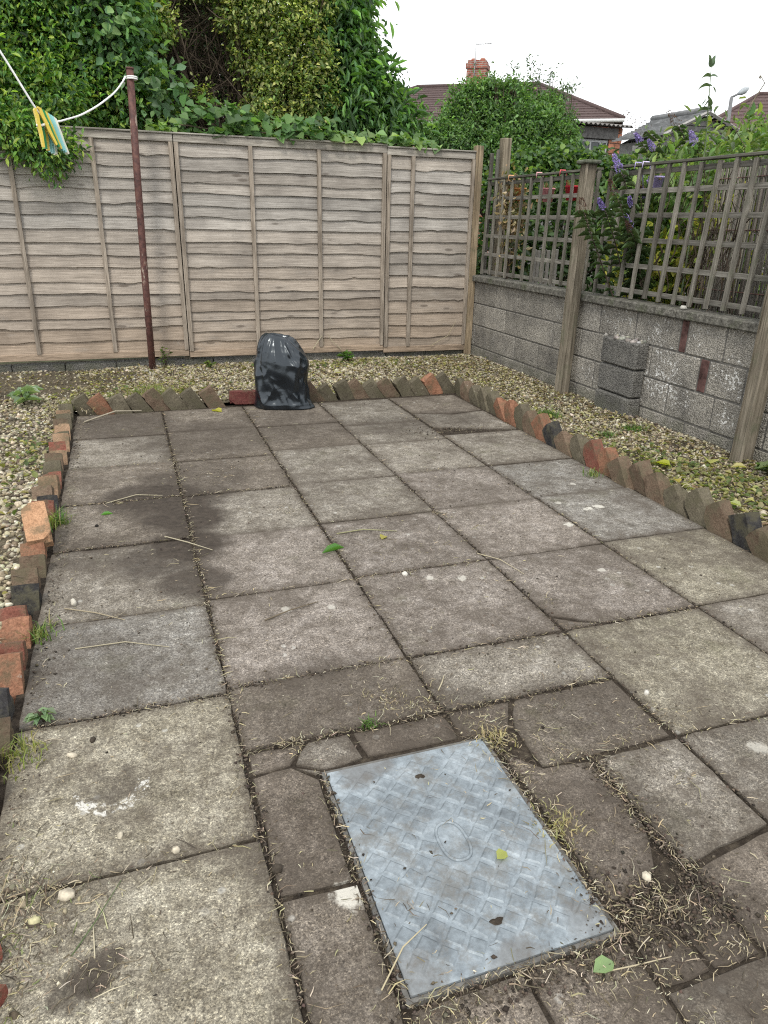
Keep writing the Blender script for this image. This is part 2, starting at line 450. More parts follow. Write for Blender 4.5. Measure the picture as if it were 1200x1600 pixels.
class MB:
    """collects plain shapes into one mesh"""
    def __init__(s): s.v = []; s.f = []
    def add(s, v, f):
        k = len(s.v); s.v += [tuple(x) for x in v]; s.f += [tuple(i + k for i in q) for q in f]; return s
    def box(s, lo, hi, bev=0.0, mtx=None):
        (x0, y0, z0), (x1, y1, z1) = lo, hi
        if bev <= 0:
            v = [(x0, y0, z0), (x1, y0, z0), (x1, y1, z0), (x0, y1, z0), (x0, y0, z1), (x1, y0, z1), (x1, y1, z1), (x0, y1, z1)]
            f = [(0, 3, 2, 1), (4, 5, 6, 7), (0, 1, 5, 4), (1, 2, 6, 5), (2, 3, 7, 6), (3, 0, 4, 7)]
        else:
            v = []; b = bev
            for z, zz in ((z0, 0), (z1, 1)):
                for sx, sy in ((0, 0), (1, 0), (1, 1), (0, 1)):
                    X = x1 if sx else x0; Y = y1 if sy else y0
                    dx = -b if sx else b; dy = -b if sy else b; dz = -b if zz else b
                    v += [(X, Y + dy, z + dz), (X + dx, Y, z + dz), (X + dx, Y + dy, z)]
            idx = lambda c, k: c * 3 + k
            f = [(idx(0, 2), idx(3, 2), idx(2, 2), idx(1, 2)), (idx(4, 2), idx(5, 2), idx(6, 2), idx(7, 2)),
                 (idx(0, 1), idx(1, 1), idx(5, 1), idx(4, 1)), (idx(2, 1), idx(3, 1), idx(7, 1), idx(6, 1)),
                 (idx(1, 0), idx(2, 0), idx(6, 0), idx(5, 0)), (idx(3, 0), idx(0, 0), idx(4, 0), idx(7, 0))]
            for k in range(4):
                n = (k + 1) % 4
                hk = 1 if k % 2 == 0 else 0
                f.append((idx(k, 2), idx(n, 2), idx(n, hk), idx(k, hk)))
                f.append((idx(k + 4, hk), idx(n + 4, hk), idx(n + 4, 2), idx(k + 4, 2)))
                f.append((idx(k, 0), idx(k, 1), idx(k + 4, 1), idx(k + 4, 0)))
                f.append((idx(k, 0), idx(k, 2), idx(k, 1)))
                f.append((idx(k + 4, 0), idx(k + 4, 1), idx(k + 4, 2)))
        if mtx is not None: v = [tuple(mtx @ Vector(q)) for q in v]
        return s.add(v, f)
    def tube(s, pts, rad, n=6, caps=True):
        pts = [Vector(q) for q in pts]
        if not isinstance(rad, (list, tuple)): rad = [rad] * len(pts)
        v = []; f = []
        ref = Vector((0.13, 0.21, 0.97))
        for i, q in enumerate(pts):
            t = (pts[min(i + 1, len(pts) - 1)] - pts[max(i - 1, 0)]).normalized()
            a = t.cross(ref)
            if a.length < 0.05: a = t.cross(Vector((1, 0, 0)))
            a.normalize(); b = t.cross(a)
            for k in range(n):
                an = 2 * PI * k / n
                v.append(q + (a * math.cos(an) + b * math.sin(an)) * rad[i])
        for i in range(len(pts) - 1):
            for k in range(n):
                f.append((i * n + k, i * n + (k + 1) % n, (i + 1) * n + (k + 1) % n, (i + 1) * n + k))
        if caps:
            f.append(tuple(range(n - 1, -1, -1))); f.append(tuple((len(pts) - 1) * n + k for k in range(n)))
        return s.add(v, f)
    def me(s, name, mat, smooth=False, uv=False):
        return mesh(name, s.v, s.f, mat, smooth, uv)
    def build(s, name, mat, parent=None, smooth=False, uv=False, color=None):
        return link(name, s.me(name, mat, smooth, uv), parent, color=color)

def np_mesh(name, V, F, mat, tint=None, smooth=False):
    """big mesh from arrays; F is (n, k); tint is one colour for each vertex"""
    me = bpy.data.meshes.new(name)
    nf, k = F.shape
    me.vertices.add(len(V)); me.vertices.foreach_set('co', np.ascontiguousarray(V, dtype=np.float32).ravel())
    me.loops.add(nf * k); me.loops.foreach_set('vertex_index', np.ascontiguousarray(F, dtype=np.int32).ravel())
    me.polygons.add(nf)
    me.polygons.foreach_set('loop_start', np.arange(0, nf * k, k, dtype=np.int32))
    if smooth: me.polygons.foreach_set('use_smooth', np.ones(nf, dtype=bool))
    me.update(calc_edges=True)
    me.materials.append(mat)
    if tint is not None:
        a = me.attributes.new('tint', 'FLOAT_COLOR', 'POINT')
        c = np.ones((len(V), 4), dtype=np.float32); c[:, :3] = tint
        a.data.foreach_set('color', c.ravel())
    return me

def unit(a):
    return a / np.maximum(np.linalg.norm(a, axis=1, keepdims=True), 1e-9)

LEAF_T = np.array([(0, 0, 0), (.36, .30, .10), (.40, .62, .08), (0, 1, -.06), (-.40, .62, .08), (-.36, .30, .10)], dtype=float)
def leaves(P, D, Nn, L, Wd, cols, fold=1.0, curl=0.0):
    """folded leaves: P base, D pointing direction, Nn rough facing, L length, Wd width/length, cols per leaf"""
    n = len(P)
    D = unit(D); S = unit(np.cross(D, Nn)); U = np.cross(S, D)
    L = np.broadcast_to(np.asarray(L, dtype=float), (n,))[:, None, None]
    t = LEAF_T.copy(); t[:, 0] *= Wd * 1.25; t[:, 2] *= fold; t[3, 2] -= curl
    V = P[:, None, :] + L * (t[None, :, 0:1] * S[:, None, :] + t[None, :, 1:2] * D[:, None, :] + t[None, :, 2:3] * U[:, None, :])
    base = (np.arange(n) * 6)[:, None]
    F = np.concatenate([base + np.array([0, 1, 2, 3]), base + np.array([0, 3, 4, 5])], axis=0)
    return V.reshape(-1, 3), F, np.repeat(cols, 6, axis=0)

def pal(n, cols, jit=0.18, rng=RNG):
    cols = np.array(cols, dtype=float)
    i = rng.integers(0, len(cols), n)
    return np.clip(cols[i] * (1 + rng.normal(0, jit, (n, 1))) * (1 + rng.normal(0, jit * .2, (n, 3))), 0.004, 0.95)

def rand_dirs(n, rng=RNG):
    return unit(rng.normal(size=(n, 3)))

def crown_leaves(clumps, dens, L, Wd, cols, droop=0.2, shell=0.55, jit=.2, Lj=.3, keep=None, rng=RNG, outw=1.0, sub=14):
    """leaf sprays in the outer part of each clump; clump = (centre, radii[, density factor])"""
    Vs, Fs, Cs = [], [], []
    k = 0
    for cl in clumps:
        c = np.array(cl[0], dtype=float); r = np.array(cl[1], dtype=float)
        df = cl[2] if len(cl) > 2 else 1.0
        area = 4 * PI * ((r[0] * r[1]) ** 1.6 / 3 + (r[0] * r[2]) ** 1.6 / 3 + (r[1] * r[2]) ** 1.6 / 3) ** (1 / 1.6)
        n = int(area * dens * df)
        ns = max(6, n // sub)
        # twig ends, each carrying a spray of leaves
        q = rand_dirs(ns, rng)
        lump = np.array([mnoise.noise(Vector(x * 2.3 + c)) for x in q])
        rad = (1 - shell * rng.random(ns) ** 1.8) * (1 + 0.40 * lump) * np.where(rng.random(ns) < .10, rng.uniform(1.08, 1.32, ns), 1.0)
        tw = c + q * r * rad[:, None]
        own = rng.normal(0, jit * .8, (ns, 1)) + 1
        i = np.repeat(np.arange(ns), sub)
        m = len(i)
        od = unit(q / r)[i]
        P = tw[i] + rng.normal(0, 1, (m, 3)) * np.mean(L) * 1.1 - od * np.mean(L) * 0.4
        D = od * outw + rand_dirs(m, rng) * 0.95 + np.array([0, 0, -droop])
        Nn = od * 0.6 + np.array([0, 0, 0.7]) + rand_dirs(m, rng) * 0.6
        col = pal(m, cols, jit, rng) * np.clip(own[i], .5, 1.6)
        if keep is not None:
            kk = keep(P); P, D, Nn, col = P[kk], D[kk], Nn[kk], col[kk]; m = len(P)
        if not m: continue
        LL = L * (1 + rng.normal(0, Lj, m)).clip(.4, 1.7)
        V, F, C = leaves(P, D, Nn, LL, Wd, col, 1.0 + rng.random() * .6, 0.08)
        Vs.append(V); Fs.append(F + k); Cs.append(C); k += len(V)
    return np.concatenate(Vs), np.concatenate(Fs), np.clip(np.concatenate(Cs), .003, .95)

def shrub(name, label, cat, base, clumps, dens, L, Wd, cols, trunk_r=.05, mat='leaf', group=None, nstem=None, keep=None, **kw):
    root = empty(name, base)
    tag(root, label, cat, group)
    inv = Vector(base)
    V, F, C = crown_leaves(clumps, dens, L, Wd, cols, keep=keep, **kw)
    V = V - np.array(base)
    link('crown', np_mesh('crown', V, F, M[mat], C), root)
    b = MB()
    b0 = Vector((0, 0, -0.05))
    zt = min(c[0][2] for c in clumps) - inv.z
    fork = Vector((0, 0, max(0.25, zt * 0.35)))
    b.tube([b0, (b0 + fork) * .5 + Vector((.02, .01, 0)), fork], [trunk_r * 1.3, trunk_r, trunk_r * .9], 8)
    for cl in clumps:
        t = Vector(cl[0]) - inv
        mid = fork.lerp(t, .55) + Vector((random.uniform(-.1, .1), random.uniform(-.05, .1), .08))
        b.tube([fork, mid, t], [trunk_r * .7, trunk_r * .45, trunk_r * .2], 6)
        for j in range(4):
            e = t + Vector((random.uniform(-1, 1) * cl[1][0], random.uniform(-1, 1) * cl[1][1], random.uniform(-.3, 1) * cl[1][2])) * .75
            b.tube([mid, mid.lerp(e, .5) + Vector((0, 0, .05)), e], [trunk_r * .35, trunk_r * .2, trunk_r * .08], 5)
    b.build('trunk', M['bark'], root, True)
    return root

# ================================================================== GROUND AND PATIO
gb = MB()
nx = 40
gb.add([(-700, -700, -.16), (700, -700, -.16), (700, 900, -.16), (-700, 900, -.16)], [(0, 1, 2, 3)])
tag(gb.build('ground', m_plain('rough_ground', (0.07, 0.075, 0.04), .95, .1, 3, .5)), kind='structure')

def sheet(name, x0, x1, y0, y1, zf, mat, step=.08):
    nxx = max(2, int((x1 - x0) / step)); nyy = max(2, int((y1 - y0) / step))
    v = []; f = []
    for j in range(nyy + 1):
        for i in range(nxx + 1):
            x = x0 + (x1 - x0) * i / nxx; y = y0 + (y1 - y0) * j / nyy
            v.append((x, y, zf(x, y)))
    for j in range(nyy):
        for i in range(nxx):
            a = j * (nxx + 1) + i
            f.append((a, a + 1, a + nxx + 2, a + nxx + 1))
    return mesh(name, v, f, mat, True)

patio = link('patio', sheet('patio', -.44, 2.62, -.3, 5.66, lambda x, y: -.0085 + .005 * mnoise.noise(Vector((x * 9, y * 9, 0))), M['soil'], .06))
tag(patio, kind='structure')

def slab_mesh(poly, thick=.045, chip=.0016, ch=.0028, inset=.05):
    """a cast slab of any outline, with a worn arris, ragged edge and a marked rim"""
    pts = []
    n = len(poly)
    for i in range(n):
        a = Vector(poly[i]); b = Vector(poly[(i + 1) % n])
        L = (b - a).length; k = max(1, int(L / .045))
        nrm = Vector((b.y - a.y, a.x - b.x)).normalized()
        for j in range(k):
            q = a.lerp(b, j / k)
            w = 0 if j == 0 else random.gauss(0, chip) + .003 * mnoise.noise(Vector((q.x * 8, q.y * 8, 3)))
            if j == 0: q = q + (Vector((sum(p[0] for p in poly) / n, sum(p[1] for p in poly) / n)) - q).normalized() * random.uniform(.001, .005)
            pts.append(q - nrm * w)
    c = Vector((sum(p.x for p in pts) / len(pts), sum(p.y for p in pts) / len(pts)))
    m = len(pts)
    rings = []
    def ring(d, z):
        out = []
        for q in pts:
            e = c - q
            out.append((*(q + e.normalized() * min(d, e.length * .6)), z))
        return out
    for d, z in ((.002, -thick), (0, -ch * 1.2), (ch, 0), (ch + .03, .0006), (ch + .085, .0012), (ch + .17, .0016)):
        rings.append(ring(d, z))
    v = [q for r in rings for q in r]
    f = []
    for k in range(len(rings) - 1):
        for i in range(m):
            j = (i + 1) % m
            f.append((k * m + i, k * m + j, (k + 1) * m + j, (k + 1) * m + i))
    k = len(rings) - 1
    f.append(tuple(k * m + i for i in range(m)))
    me = mesh('paving_slab', v, f, M['slab'])
    a = me.attributes.new('edge', 'FLOAT', 'POINT')
    ev = [1.0] * m + [1.0] * m + [.95] * m + [.58] * m + [.25] * m + [0.0] * m
    a.data.foreach_set('value', ev)
    return me

def slab(poly, col, z=None, tilt=.0022):
    xs = [p[0] for p in poly]; ys = [p[1] for p in poly]
    cx, cy = sum(xs) / len(xs), sum(ys) / len(ys)
    me = slab_mesh([(p[0] - cx, p[1] - cy) for p in poly])
    o = link('paving_slab', me, patio, (cx, cy, random.uniform(-.004, .004) if z is None else z), (random.gauss(0, tilt), random.gauss(0, tilt), 0), col)
    return o

def rect(x0, x1, y0, y1, g=.0042):
    j = lambda: random.uniform(-.0035, .0035)
    return [(x0 + g + j(), y0 + g + j()), (x1 - g + j(), y0 + g + j()), (x1 - g + j(), y1 - g + j()), (x0 + g + j(), y1 - g + j())]

GREY = (0.272, 0.252, 0.222); PINK = (0.262, 0.236, 0.215); TAN = (0.318, 0.296, 0.240); BRN = (0.215, 0.19, 0.163); COOL = (0.272, 0.262, 0.245); DIRT = (0.215, 0.187, 0.160)
XL, XA, XB, XC, XD, XE = -.42, .176, .776, 1.376, 1.976, 2.572
def vary(c, s=.07):
    k = 1 + random.gauss(0, s)
    return tuple(x * k for x in c)
# column by column, near to far
for y0, y1, c in ((-.15, .70, TAN), (.70, 1.314, TAN), (1.314, 1.90, TAN), (1.90, 2.492, COOL), (2.492, 3.135, GREY), (3.135, 3.69, BRN), (3.69, 4.30, BRN), (4.30, 4.925, GREY), (4.925, 5.56, BRN)):
    slab(rect(XL, XA, y0, y1), vary(c))
for y0, y1, c in ((1.625, 1.925, BRN), (1.925, 2.525, PINK), (2.525, 3.122, PINK), (3.122, 3.69, GREY), (3.69, 4.29, BRN), (4.29, 4.95, BRN), (4.95, 5.56, BRN)):
    slab(rect(XA, XB, y0, y1), vary(c))
for y0, y1, c in ((1.625, 1.923, GREY), (1.923, 2.535, PINK), (2.535, 3.128, PINK), (3.128, 3.70, GREY), (3.70, 4.36, GREY), (4.36, 4.93, BRN), (4.93, 5.56, BRN)):
    slab(rect(XB, XC, y0, y1), vary(c))
# the slab with a corner broken away
slab([(XC + .18, 1.926), (XD - .007, 1.926), (XD - .008, 2.532), (XC + .008, 2.535), (XC + .008, 2.035), (XC + .09, 1.985)], PINK)
slab([(XC + .01, 1.93), (XC + .165, 1.928), (XC + .08, 1.972), (XC + .012, 2.018)], BRN, -.004)
for y0, y1, c in ((.70, 1.313, GREY), (1.313, 1.918, TAN), (2.54, 3.147, PINK), (3.147, 3.73, PINK), (3.73, 4.345, GREY), (4.345, 4.83, GREY), (4.83, 5.56, GREY)):
    slab(rect(XC, XD, y0, y1), vary(c))
for y0, y1, c in ((.70, 1.313, GREY), (1.313, 1.93, GREY), (1.93, 2.556, TAN), (2.556, 3.165, COOL), (3.165, 3.73, COOL), (3.73, 4.41, GREY)):
    slab(rect(XD, XE, y0, y1), vary(c))
# far right corner: a broken slab with a gap of earth
slab([(XD + .01, 4.62), (XD + .35, 4.50), (XE - .01, 4.44), (XE - .01, 4.98), (XD + .30, 4.93), (XD + .01, 5.02)], vary(GREY))
slab([(XD + .01, 5.05), (XD + .30, 4.96), (XE - .01, 5.01), (XE - .01, 5.55), (XD + .01, 5.56)], vary(BRN))
# strip left of the cover, in cracked pieces
slab([(.184, 1.14), (.345, 1.135), (.352, 1.46), (.29, 1.525), (.186, 1.515)], DIRT)
slab([(.184, .72), (.345, .70), (.352, 1.122), (.186, 1.13)], vary(BRN), .0)
slab([(.184, 0.05), (.60, 0.05), (.60, .60), (.184, .70)], BRN, -.003)
slab([(.187, 1.53), (.293, 1.54), (.345, 1.615), (.186, 1.615)], DIRT, -.005)
slab([(.302, 1.535), (.372, 1.492), (.488, 1.505), (.474, 1.61), (.356, 1.612)], GREY, .001)
slab([(.300, 1.522), (.350, 1.48), (.367, 1.487)], GREY, -.001)
slab([(.500, 1.508), (.772, 1.50), (.770, 1.612), (.487, 1.612)], DIRT, -.002)
slab([(.784, 1.502), (.93, 1.495), (.99, 1.612), (.784, 1.614)], DIRT, -.004)
slab([(.945, 1.50), (.94, 1.325), (1.36, 1.325), (1.364, 1.612), (1.005, 1.612)], vary(BRN), -.001)
# right of the cover
slab([(.858, .905), (.955, .915), (1.01, .945), (1.072, 1.06), (1.076, 1.305), (.935, 1.32), (.86, 1.40)], DIRT, .001)
slab([(1.092, .935), (1.20, .955), (1.366, .975), (1.366, 1.305), (1.088, 1.30)], GREY, .003)
slab([(1.095, .715), (1.366, .715), (1.366, .962), (1.21, .942), (1.095, .918)], vary(DIRT), -.002)
slab([(.85, .715), (.962, .715), (.955, .81), (.90, .86), (.852, .84)], vary(DIRT), -.002)
slab([(.972, .715), (1.084, .715), (1.084, .88), (1.03, .90), (.967, .825)], vary(DIRT), -.003)
slab([(.61, .05), (.828, .05), (.838, .822), (.61, .826)], vary(DIRT), -.002)
slab([(.84, .05), (1.40, .05), (1.40, .702), (.845, .702)], (0.34, 0.315, 0.275), .003)
slab([(1.415, .05), (2.0, .05), (2.0, .69), (1.415, .69)], TAN, .002)
slab([(.364, .71), (.602, .60), (.602, .826), (.364, .826)], vary(DIRT), -.003)

# ------------------------------------------------------------------ access cover
cov = empty('access_cover', (.60, 1.158, 0))
tag(cov, 'galvanised steel access cover with raised tread pattern set among the paving slabs', 'manhole cover')
CW, CL = .226, .311
fr = MB()
for lo, hi in (((-CW - .012, -CL - .012, -.02), (CW + .012, -CL - .002, .002)), ((-CW - .012, CL + .002, -.02), (CW + .012, CL + .012, .002)),
               ((-CW - .012, -CL - .002, -.02), (-CW - .002, CL + .002, .002)), ((CW + .002, -CL - .002, -.02), (CW + .012, CL + .002, .002))):
    fr.box(lo, hi)
fr.build('frame', m_plain('dirty_steel', (.13, .125, .115), .8, .2, 40, .4), cov)
pl = MB().box((-CW, -CL, -.012), (CW, CL, .009), .003)
pl.build('plate', M['steel'], cov)
h = .0024
lug = MB()
a, b = .0185, .0145
lug.add([(-a, -a, 0), (a, -a, 0), (a, a, 0), (-a, a, 0), (-b, -b, h), (b, -b, h), (b, b, h), (-b, b, h)], [(4, 5, 6, 7), (0, 1, 5, 4), (1, 2, 6, 5), (2, 3, 7, 6), (3, 0, 4, 7)])
lugme = lug.me('tread_lug', M['lug'])
for j in range(-9, 10):
    for i in range(-6, 7):
        x = i * .064 + (.032 if j % 2 else 0); y = j * .0325
        if abs(x) > CW - .03 or abs(y) > CL - .03: continue
        if (x / .062) ** 2 + (y / .085) ** 2 < 1: continue
        link('tread_lug', lugme, cov, (x, y, .009), (0, 0, R(45) + random.gauss(0, .06)))
ov = MB()
ringp = []
for k in range(33):
    t = 2 * PI * k / 32
    ringp.append((.034 * math.copysign(abs(math.cos(t)) ** .8, math.cos(t)), .057 * math.copysign(abs(math.sin(t)) ** .8, math.sin(t)), .0095))
ov.tube(ringp, .0042, 6, False)
ov.build('badge_rim', M['steel'], cov, True)
for (x, y) in ((.005, .222), (.0, -.222)):
    kb = MB()
    kb.add([(x + .016 * math.cos(t) * (1 + .2 * math.sin(3 * t)), y + .009 * math.sin(t), .0098) for t in [2 * PI * k / 14 for k in range(14)]] + [(x, y, .0125)],
           [(k, (k + 1) % 14, 14) for k in range(14)])
    kb.build('keyhole', M['soil'], cov)

# ================================================================== GRAVEL BEDS
def bedz(x, y):
    z = .018 + .016 * mnoise.noise(Vector((x * 1.7, y * 1.7, 4))) + .007 * mnoise.noise(Vector((x * 7, y * 7, 1)))
    if x > 2.6: z += .02 * max(0, min(1, (x - 2.75) / .4)) * max(0, min(1, (5 - y) / 2))
    if y > 7.0: z -= .02 * min(1, (y - 7.0) / .4)
    return z
bb = []
for nm, x0, x1, y0, y1 in (('gravel_bed', -3.2, -.50, .4, 7.9), ('gravel_bed', -.50, 2.665, 5.70, 7.9), ('gravel_bed', 2.665, 3.60, .9, 7.9)):
    bb.append(tag(link(nm, sheet(nm, x0, x1, y0, y1, bedz, M['bed'], .06)), kind='structure'))

ICO_V = []
_ph = (1 + 5 ** .5) / 2
for s1 in (-1, 1):
    for s2 in (-1, 1):
        ICO_V += [(0, s1, s2 * _ph), (s1, s2 * _ph, 0), (s2 * _ph, 0, s1)]
ICO_V = unit(np.array(ICO_V, dtype=float))
def hull_faces(V):
    F = []
    n = len(V)
    d = np.linalg.norm(V[:, None] - V[None], axis=2)
    e = d[d > 0].min() * 1.1
    for i in range(n):
        for j in range(i + 1, n):
            if d[i, j] > e: continue
            for k in range(j + 1, n):
                if d[i, k] < e and d[j, k] < e:
                    nn = np.cross(V[j] - V[i], V[k] - V[i])
                    F.append((i, j, k) if nn @ V[i] > 0 else (i, k, j))
    return np.array(F)
ICO_F = hull_faces(ICO_V)
OCT_V = np.array([(1, 0, 0), (-1, 0, 0), (0, 1, 0), (0, -1, 0), (0, 0, 1), (0, 0, -1)], dtype=float)
OCT_F = np.array([(0, 2, 4), (2, 1, 4), (1, 3, 4), (3, 0, 4), (2, 0, 5), (1, 2, 5), (3, 1, 5), (0, 3, 5)])
def stones(P, size, cols, tv, tf, flat=.6, rng=RNG, rough=.16):
    n = len(P)
    sc = size[:, None] * (1 + rng.normal(0, .22, (n, 3))).clip(.5, 1.7)
    sc[:, 2] *= flat
    jit = 1 + rng.normal(0, rough, (n, len(tv), 1)).clip(-.3, .3)
    v = tv[None] * jit * sc[:, None, :]
    an = rng.random(n) * 2 * PI; ti = rng.normal(0, .45, n)
    ca, sa = np.cos(an), np.sin(an); ct, st = np.cos(ti), np.sin(ti)
    x, y, z = v[..., 0], v[..., 1], v[..., 2]
    y2 = y * ct[:, None] - z * st[:, None]; z2 = y * st[:, None] + z * ct[:, None]
    V = np.stack([x * ca[:, None] - y2 * sa[:, None], x * sa[:, None] + y2 * ca[:, None], z2], axis=2) + P[:, None, :]
    F = (tf[None] + (np.arange(n) * len(tv))[:, None, None]).reshape(-1, 3)
    return V.reshape(-1, 3), F, np.repeat(cols, len(tv), axis=0)

PEB = [(.37, .32, .22), (.43, .385, .275), (.31, .265, .185), (.24, .20, .14), (.16, .13, .09), (.48, .44, .335), (.35, .305, .21), (.25, .225, .18), (.10, .08, .058), (.28, .26, .15), (.48, .45, .36)]
def scatter(x0, x1, y0, y1, dens, keepf=None):
    n = int((x1 - x0) * (y1 - y0) * dens)
    x = RNG.uniform(x0, x1, n); y = RNG.uniform(y0, y1, n)
    if keepf is not None:
        k = keepf(x, y); x, y = x[k], y[k]
    return x, y
def sparse(x, y):      # bare earth in the far left corner
    d = np.hypot((x + .75) / .95, (y - 6.75) / .75)
    nz = np.array([mnoise.noise(Vector((a * 2.2, b * 2.2, 9))) for a, b in zip(x, y)])
    p = np.clip((d - .55) * 1.6 + nz * .5, .10, 1.0)
    p *= np.clip(.95 + nz * .9, .25, 1)
    return RNG.random(len(x)) < p
def gravel(x0, x1, y0, y1, dens, size, near, label):
    x, y = scatter(x0, x1, y0, y1, dens, sparse)
    z = np.array([bedz(a, b) for a, b in zip(x, y)])
    s = size * np.exp(RNG.normal(0, .32, len(x)))
    tv, tf = (ICO_V, ICO_F) if near else (OCT_V, OCT_F)
    V, F, C = stones(np.stack([x, y, z + s * .22], 1), s, pal(len(x), PEB, .16), tv, tf)
    o = link('gravel', np_mesh('gravel', V, F, M['pebble'], C))
    return tag(o, label, 'gravel', kind='stuff')
gravel(-1.35, -.52, 1.9, 4.3, 3300, .0108, True, 'cream and brown pebbles beside the left row of edging bricks')
gravel(-1.6, -.50, 4.3, 7.38, 2600, .0115, False, 'pebbles and earth in the far left corner below the fence')
gravel(-.50, 2.66, 5.74, 7.40, 3000, .0118, False, 'pale pebbles between the back edging bricks and the fence')
gravel(2.69, 3.57, 2.1, 7.38, 3200, .0102, False, 'pebbles at the foot of the grey block wall')

# ================================================================== EDGING BRICKS
def brick_mesh(seed):
    """a worn brick: rounded arrises, bruised corners, slightly warped faces"""
    rg = random.Random(seed)
    nx_, ny_, nz_ = 3, 2, 5
    hx, hy, hz = .051, .0325, .1075
    idx = {}; v = []; f = []
    chips = [(Vector((rg.choice((-1, 1)) * hx, rg.choice((-1, 1)) * hy, rg.choice((-1, 1)) * hz)), rg.uniform(.018, .04)) for _ in range(3)]
    def vid(i, j, k):
        if (i, j, k) not in idx:
            q = Vector((hx * (2 * i / nx_ - 1), hy * (2 * j / ny_ - 1), hz * (2 * k / nz_ - 1)))
            on = (i in (0, nx_)) + (j in (0, ny_)) + (k in (0, nz_))
            if on >= 2: q *= 1 - .018 * (on - 1) * rg.uniform(.4, 1.6)
            for c, r in chips:
                dd_ = (q - c).length
                if dd_ < r: q = q.lerp(Vector((0, 0, 0)), .22 * (1 - dd_ / r))
            q += Vector((rg.gauss(0, .0007), rg.gauss(0, .0007), rg.gauss(0, .0009)))
            idx[(i, j, k)] = len(v); v.append(tuple(q))
        return idx[(i, j, k)]
    for a in range(nx_):
        for b in range(ny_):
            for k, fl in ((0, 1), (nz_, 0)):
                q = [vid(a, b, k), vid(a + 1, b, k), vid(a + 1, b + 1, k), vid(a, b + 1, k)]; f.append(tuple(q[::-1] if fl else q))
    for a in range(nx_):
        for c in range(nz_):
            for k, fl in ((0, 0), (ny_, 1)):
                q = [vid(a, k, c), vid(a + 1, k, c), vid(a + 1, k, c + 1), vid(a, k, c + 1)]; f.append(tuple(q[::-1] if fl else q))
    for b in range(ny_):
        for c in range(nz_):
            for k, fl in ((0, 1), (nx_, 0)):
                q = [vid(k, b, c), vid(k, b + 1, c), vid(k, b + 1, c + 1), vid(k, b, c + 1)]; f.append(tuple(q[::-1] if fl else q))
    return mesh('brick', v, f, M['brick'])
BR = [brick_mesh(i) for i in range(6)]
RED = (.215, .085, .062); ORG = (.28, .14, .088); DRK = (.045, .044, .046); BRW = (.16, .115, .082); GRN = (.135, .118, .085); BUF = (.30, .20, .13); PLUM = (.17, .055, .05)
# width axis x lies in the plane of the row, thickness axis y across it, length z leans
def row(label, P0, P1, n, lean, across, cols, zc, tilt, skip=(), inplane='w', size=1.0):
    root = empty('brick_edging', (P0[0], P0[1], 0))
    tag(root, label, 'edging')
    d = (Vector((P1[0], P1[1], 0)) - Vector((P0[0], P0[1], 0))); L = d.length; d.normalize()
    for i in range(n):
        t = (i + .5) / n
        if i in skip: continue
        th = tilt + random.gauss(0, R(5))
        la = d * (lean * math.cos(th)) + Vector((0, 0, math.sin(th)))           # length axis
        ac = Vector((-d.y, d.x, 0))
        ip = la.cross(ac) if False else ac.cross(la)
        ac = (ac + la * random.gauss(0, .04) + ip * random.gauss(0, .07)).normalized()
        ip = ac.cross(la).normalized()
        if inplane == 'w': X, Yv = ip, ac
        else: X, Yv = ac, -ip
        Yv = la.cross(X).normalized(); X = Yv.cross(la).normalized()
        m = Matrix(((X.x, Yv.x, la.x), (X.y, Yv.y, la.y), (X.z, Yv.z, la.z)))
        o = link('brick', BR[(i * 7 + len(label)) % 6], root, color=vary(cols[i % len(cols)], .12))
        p = d * (L * t + random.gauss(0, .010)) + Vector((-d.y, d.x, 0)) * random.gauss(0, .009)
        o.location = (p.x, p.y, zc + random.gauss(0, .010))
        o.rotation_euler = m.to_euler()
        o.scale = (size,) * 3
    return root
# far row: tops lean to the left
row('row of weathered bricks set on the slant between patio and back fence', (-.42, 5.645), (.62, 5.66), 8, -1, .065,
    [GRN, ORG, GRN, GRN, BRW, GRN, GRN, BRW], .03, R(54), size=1.12)
row('short slanted brick row between the black sack and the right corner', (1.30, 5.66), (2.62, 5.69), 10, -1, .065,
    [BRW, GRN, GRN, BRW, GRN, BRW, GRN, GRN, ORG, GRN], .03, R(54), size=1.12)
row('long slanted row of mossy bricks along the gravel by the block wall', (2.635, 5.60), (2.60, 1.95), 24, -1, .065,
    [GRN, BRW, GRN, GRN, GRN, ORG, ORG, GRN, BRW, ORG, DRK, BRW, GRN, RED, ORG, BRW, BRW, BRW, GRN, GRN, BRW, DRK, BRW, BRW, GRN, GRN], .028, R(48), size=1.16)
row('left row of red and black bricks half sunk beside the gravel', (-.475, 1.50), (-.485, 5.62), 30, 1, .102,
    [ORG, RED, BRW, DRK, ORG, RED, ORG, RED, DRK, BRW, BRW, ORG, BRW, ORG, RED, DRK, BRW, BUF, RED, GRN, BRW, BUF, RED, BUF, GRN, BUF, BRW, GRN, BUF, GRN], -.014, R(58), inplane='t', size=.93)
lz = Vector((.14, -.84, -.50)).normalized(); lx = lz.cross(Vector((.05, -.5, .86))).normalized() * -1; ly = lz.cross(lx).normalized()
lb = link('brick', BR[1], None, (-.462, 3.20, .112), Matrix(((lx.x, ly.x, lz.x), (lx.y, ly.y, lz.y), (lx.z, ly.z, lz.z))).to_euler(), (.50, .29, .17))
tag(lb, 'loose tan brick lying askew on top of the left edging row', 'brick')
lb2 = link('brick', BR[3], None, (.80, 5.66, .055), (R(90), R(8), R(96)), (.15, .05, .045))
tag(lb2, 'dark red smooth brick lying flat beside the black sack', 'brick')
lb2.rotation_euler = (R(12), R(90), R(4))

